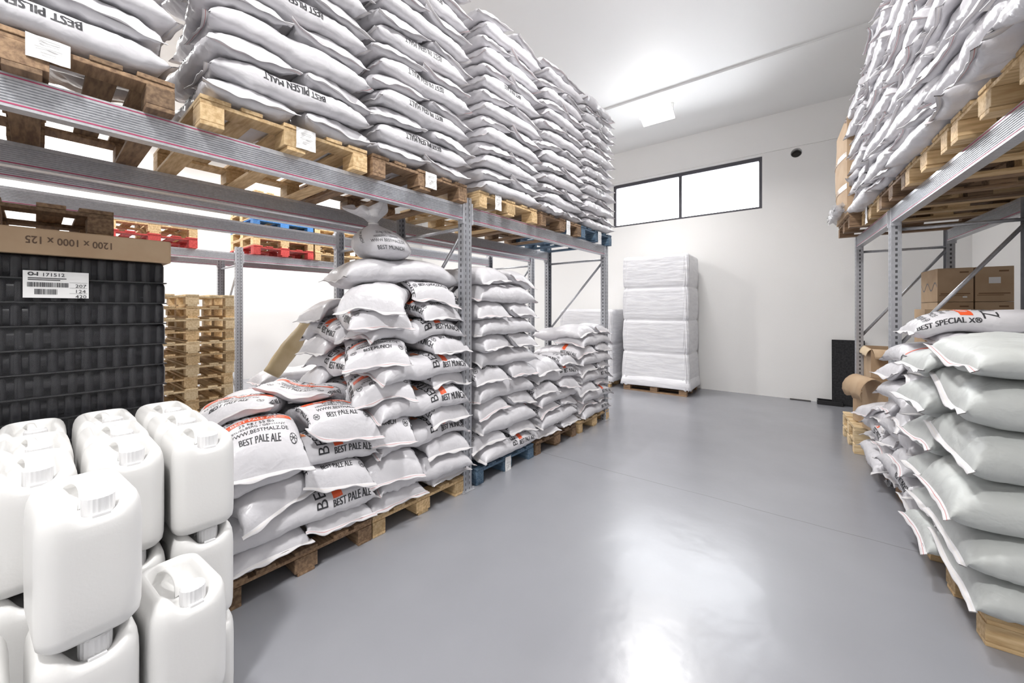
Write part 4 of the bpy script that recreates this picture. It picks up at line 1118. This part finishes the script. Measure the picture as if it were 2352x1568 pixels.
# ================================================================= RIGHT RACK
XPR = 0.86+0.60
upR = [(1.92, 'wood'), (2.79, 'wood'), (3.66, 'wood'), (4.49, 'woodd'), (5.30, 'wood')]
labR = ['nearest pallet on the right rack beam', 'second pallet on the right rack beam', 'third pallet on the right rack beam', 'dark pallet on the right rack, left of the pine pallet end', 'farthest sack pallet on the right rack beam']
for (y, w), lb in zip(upR, labR):
    p = pallet(AR, XPR, y, ZT, w, lb, width=0.82, yaw=0.0)
    if y == 5.30: paper_tag(p, -1, 0.12, 0.06, 0.10, 0.17)
phR = ['nearest upper right stack', 'second upper right stack', 'third upper right stack', 'fourth upper right stack', 'farthest upper right stack']
GR = 'malt sacks on the upper level of the right rack'
for k, ((y, w), p_) in enumerate(zip(upR, phR)):
    stack(AR, XPR, y, ZT+PH, [10, 12, 13, 13, 12][k], -1, p_, GR, 31+k, T=0.140, lod=1, var=None, hx=0.60, hy=0.41, first='AB'[k % 2], over=0.10, jit=0.035, endp=0.2, Wf=0.46, droop=.10)
# far right bay: big cardboard box on a pallet, on the beams
p = pallet(AR, 1.36, 6.13, ZT, 'woodd', 'pallet under the tall cardboard box at the end of the right rack', width=0.82)
def carton(name, label, a, x, y, z, hx, hy, h, mat='card', rz=0.0, bulge=0.0, group=None, tape=True):
    r = empty(name, frm(a, x, y, z), a+rz); tag(r, label, 'box', group)
    mb = MB(); n = 9; 
    for ax, sg in (('x', 1), ('x', -1), ('y', 1), ('y', -1)):
        P = []
        for i in range(n):
            row = []
            for j in range(n):
                u = i/(n-1)*2-1; v = j/(n-1)
                b = bulge*(1-u*u)*math.sin(math.pi*v)
                row.append((sg*(hx+b), u*hy, v*h) if ax == 'x' else (u*hx, sg*(hy+b), v*h))
            P.append(row)
        mb.grid(P)
    mb.box(-hx, -hy, 0, hx, hy, 0.004); mb.box(-hx, -hy, h-0.004, hx, hy, h)
    b = mb.build('box_body', M[mat], r)
    bpy.context.view_layer.objects.active = None
    if tape:
        mb = MB(); mb.box(-hx-0.001, -0.03, h*0.80, -hx+0.0, 0.03, h+0.001); mb.box(-hx, -0.03, h, hx, 0.03, h+0.001); mb.build('packing_tape', M['tape'], r)
    return r
bx = carton('cardboard_box', 'tall bulging cardboard box at the far end of the right rack', AR, 1.24, 6.13, ZT+PH, 0.50, 0.40, 1.12, 'card', bulge=0.05, tape=False)
mb = MB()
for z_ in (0.30, 0.66):
    mb.grid([[(-(0.503+0.05*(1-u*u)*math.sin(math.pi*(zz/1.12))), u*0.40, zz) for u in [-1+q/6 for q in range(13)]] for zz in (z_, z_+0.028, z_+0.056)])
mb.build('packing_tape', M['tape'], bx)
mb = MB(); P = []
for k in range(12):
    an_ = 0.5*math.sin(k*1.7); P.append([(-0.54-0.05*math.sin(q*0.9+k)-0.02, -0.36+0.72*q/11, 0.02+0.12*k/11+0.03*math.sin(k*2.1+q*1.3)) for q in range(12)])
mb.grid(P); o = mb.build('loose_film', M['wrapw'], bx, smooth=True)

# ---- right floor level
GRF = 'malt sacks piled on the floor pallets under the right rack'
FR = [(3.24, 'wood', 'pine pallet at the bottom right corner of the photo'), (4.15, 'woodd', 'brown pallet on the right, behind the nearest one'), (5.02, 'woodd', 'pallet under the low far pile on the right')]
for y, w, lb in FR: pallet(AR, (0.87 if y < 3.5 else 0.93)+0.60, y, 0.0, w, lb, width=0.86)
hfn = HF(0.60, 0.43, PH, droop=0.15); rsn = random.Random(9)
for k in range(6):
    tt = [0.18, 0.17, 0.22, 0.25, 0.23, 0.17][k]
    for q in (1, -1):
        o, S = make_sack(AR, 1.47, 3.24, hfn, -0.24+rsn.uniform(-.05, .04), q*0.225-0.02+rsn.uniform(-.02, .02), math.pi+rsn.uniform(-.05, .05),
                  f'sack lying across the pallet, {"near" if q < 0 else "far"} side, {ORD[k] if k < 5 else "topmost"} layer, nearest right floor pile', GRF, 4100+k*2+(q > 0), None, 0.92, 0.62, tt, 2, 'bag_shade', droop=.04)
        if q < 0 and k in (2, 3):      # columns of faint small print on the side that shows
            mb = MB()
            for c_ in range(10):
                if c_ not in (4, 7): surf_rect(mb, S, 0.12-c_*0.034, 0.124-c_*0.034, 0.13, 0.25-0.02*(c_ % 3))
            mb.build('faint_print', M['ink_g'], o)
        make_sack(AR, 1.47, 3.24, hfn, 0.44, q*0.225-0.02, math.pi/2 if q > 0 else -math.pi/2, f'sack at the wall side, {"near" if q < 0 else "far"} half, {ORD[k] if k < 5 else "topmost"} layer, nearest right floor pile', GRF, 4140+k*2+(q > 0), None, 0.44, 0.60, tt, 1, 'bag_shade', droop=.07)
stack(AR, 1.53, 5.02, PH, 4, -1, 'low far right floor pile', GRF, 43, T=0.15, lod=1, var='MUNICH', lvl=0, colour=True, textrate=.4, hx=0.60, hy=0.42, first='A', over=0.12, endp=.25, jit=.04)
hfr = stack(AR, 1.53, 4.15, PH, 8, -1, 'middle right floor pile', GRF, 42, T=0.155, lod=1, var='SPECIAL X®', lvl=0, colour=True, textrate=.3, hx=0.60, hy=0.43, first='B', over=0.12, endp=.2, jit=.04, rear=True)
make_sack(AR, 1.53, 4.15, hfr, -0.12, -0.20, math.pi, 'white sack under the lettered one, top of the middle right pile', GRF, 4801, None, 0.92, 0.54, 0.14, 2, droop=.08)
make_sack(AR, 1.53, 4.15, hfr, -0.20, -0.10, math.pi-0.03, 'sack lettered BEST SPECIAL X topping the middle right pile', GRF, 4802, ('SPECIAL X®', 2, False, True), 0.96, 0.54, 0.16, 2, droop=.08)

# cardboard boxes behind
GB = 'cardboard boxes stacked against the right wall'
lv = ['lower', 'upper']
for cx_, nm in ((1.545, 'left'), (1.80, 'right')):
    for t in range(6):
        z_ = 0.004+t*0.338
        lab = f'cardboard box, {nm} column behind the right sacks, {ORD[t] if t<5 else "topmost"} one'
        r = carton('cardboard_box', lab, AR, cx_, 5.88, z_, 0.122, 0.25, 0.336, 'card', tape=False, group=GB)
        if t >= 4:
            mb = MB()
            mb.box(-0.035, -0.2525, 0.175 if t == 5 else 0.10, 0.04, -0.2512, 0.235 if t == 5 else 0.16) if (nm == 'right' or t == 4) else mb.box(0.05, -0.2525, 0.04, 0.08, -0.2512, 0.055)
            mb.build('paper_label', M['paper'], r)
            mb = MB()
            for (a_, b_, c_, d_) in ((-0.10, 0.075, 0.10, 0.085), (-0.11, 0.060, 0.06, 0.066), (0.03, 0.285, 0.09, 0.30)):
                mb.box(a_, -0.2522, b_, c_, -0.2508, d_)
            mb.build('printed_lines', plain('brown_print', (0.22, 0.13, 0.07), 0.8), r)
            if nm == 'left':
                mb = MB(); n = 22
                for q in range(n):
                    y0_ = 0.24-0.48*q/n; y1_ = 0.24-0.48*(q+1)/n
                    z0_ = 0.15+0.04*math.sin(q*0.62+2.2); z1_ = 0.15+0.04*math.sin((q+1)*0.62+2.2)
                    mb.add([(-0.1235, y0_, z0_), (-0.1235, y1_, z1_), (-0.1235, y1_, z1_+0.014), (-0.1235, y0_, z0_+0.014)], [(0,1,2,3)])
                mb.build('printed_wave', M['ink_g'], r)
# open cartons and torn cardboard in the far right bay
def open_box(label, a, x, y, z, hx, hy, h, flaps, rz=0.0, mat='card'):
    r = empty('open_cardboard_box', frm(a, x, y, z), a+rz); tag(r, label, 'box')
    mb = MB(); t = 0.006
    mb.box(-hx, -hy, 0, hx, hy, t); mb.box(-hx, -hy, t, -hx+t, hy, h); mb.box(hx-t, -hy, t, hx, hy, h); mb.box(-hx+t, -hy, t, hx-t, -hy+t, h); mb.box(-hx+t, hy-t, t, hx-t, hy, h)
    mb.build('box_body', M[mat], r)
    for (side_, ln, ang, curl) in flaps:
        mb = MB(); P = []
        n = 8
        for i in range(n+1):
            s_ = ln*i/n; an_ = ang+curl*i/n
            row = []
            for j in range(7):
                v = j/6*2-1
                k_ = 1.0+0.05*math.sin(j*2.3+i)
                off = s_*math.sin(an_)*k_; up = s_*math.cos(an_)*k_+0.0
                if side_ == '-x': row.append((-hx-off, v*hy*(1-0.06*i/n), h+up))
                elif side_ == '+x': row.append((hx+off, v*hy, h+up))
                elif side_ == '-y': row.append((v*hx*(1-0.06*i/n), -hy-off, h+up))
                else: row.append((v*hx, hy+off, h+up))
            P.append(row)
        mb.grid(P); o_ = mb.build('flap', M['cardl'] if ang > 1.5 else M[mat], r, smooth=True)
        sd = o_.modifiers.new('s', 'SOLIDIFY'); sd.thickness = 0.005
    return r
for dz in range(2): pallet(AR, 1.40, 6.13, dz*(PH+.001), 'woodx', ['lower', 'upper'][dz]+' fresh pine pallet under the open cartons at the right rack end', width=0.80)
open_box('tall open carton with its light flap folded over, right rack end', AR, 1.09, 5.62, 2*PH+0.004, 0.17, 0.20, 0.56, [('-x', 0.26, 0.55, 1.9), ('-y', 0.10, 1.0, 0.9)], rz=0.25)
open_box('large open carton behind the one with a folded flap', AR, 1.33, 6.22, 2*PH+0.004, 0.34, 0.30, 0.86, [('-x', 0.10, 2.2, 0.5), ('-y', 0.16, 1.3, 0.9)], rz=-0.05)
open_box('narrow torn carton leaning in front of the big open one', AR, 0.98, 5.98, 2*PH+0.004, 0.09, 0.16, 0.36, [('-x', 0.08, 0.5, .9)], rz=0.35)
open_box('wide open carton below the brown boxes by the right wall', AR, 1.42, 5.30, 0.90, 0.20, 0.18, 0.72, [], rz=-0.03)

# yellowed rolled sack leaning behind the pile, loose sacks on the rear rack floor
def leaning_roll():
    mb = MB(); P = []; n = 22
    for i in range(14):
        t = i/13; rr = 0.085*(1-0.12*math.sin(t*9)*0.3)*(0.8+0.2*math.sin(math.pi*min(1, t*1.2+0.1)))
        P.append([(rr*math.cos(2*math.pi*j/n)*(1+0.06*math.sin(j*3+i)), rr*math.sin(2*math.pi*j/n), t*0.62+0.012*math.sin(j*0.9)*(t > .9)) for j in range(n)])
    mb.grid(P, True); mb.f.append(tuple(range(n))); mb.mi.append(0); mb.f.append(tuple(range(13*n, 14*n))); mb.mi.append(0)
    x, y, _ = frm(AL, -4.22, 1.46)
    o = mb.build('rolled_paper_sack', M['tan'], None, smooth=True, loc=(x, y, 0.98), rotz=0); o.rotation_euler = (R(-4), R(35), R(80))
    tag(o, 'yellowed rolled paper sack leaning behind the tall slumping pile', 'sack')
leaning_roll()
pallet(AL, -4.30, 1.90, 0.0, 'woodd', 'pallet under the loose sacks behind the left rack', width=0.9)
stack(AL, -4.30, 1.90, PH, 6, -1, 'hidden pile behind the left rack', 'malt sacks piled behind the left rack', 61, T=0.15, lod=0, first='B', hx=.6, hy=.45)
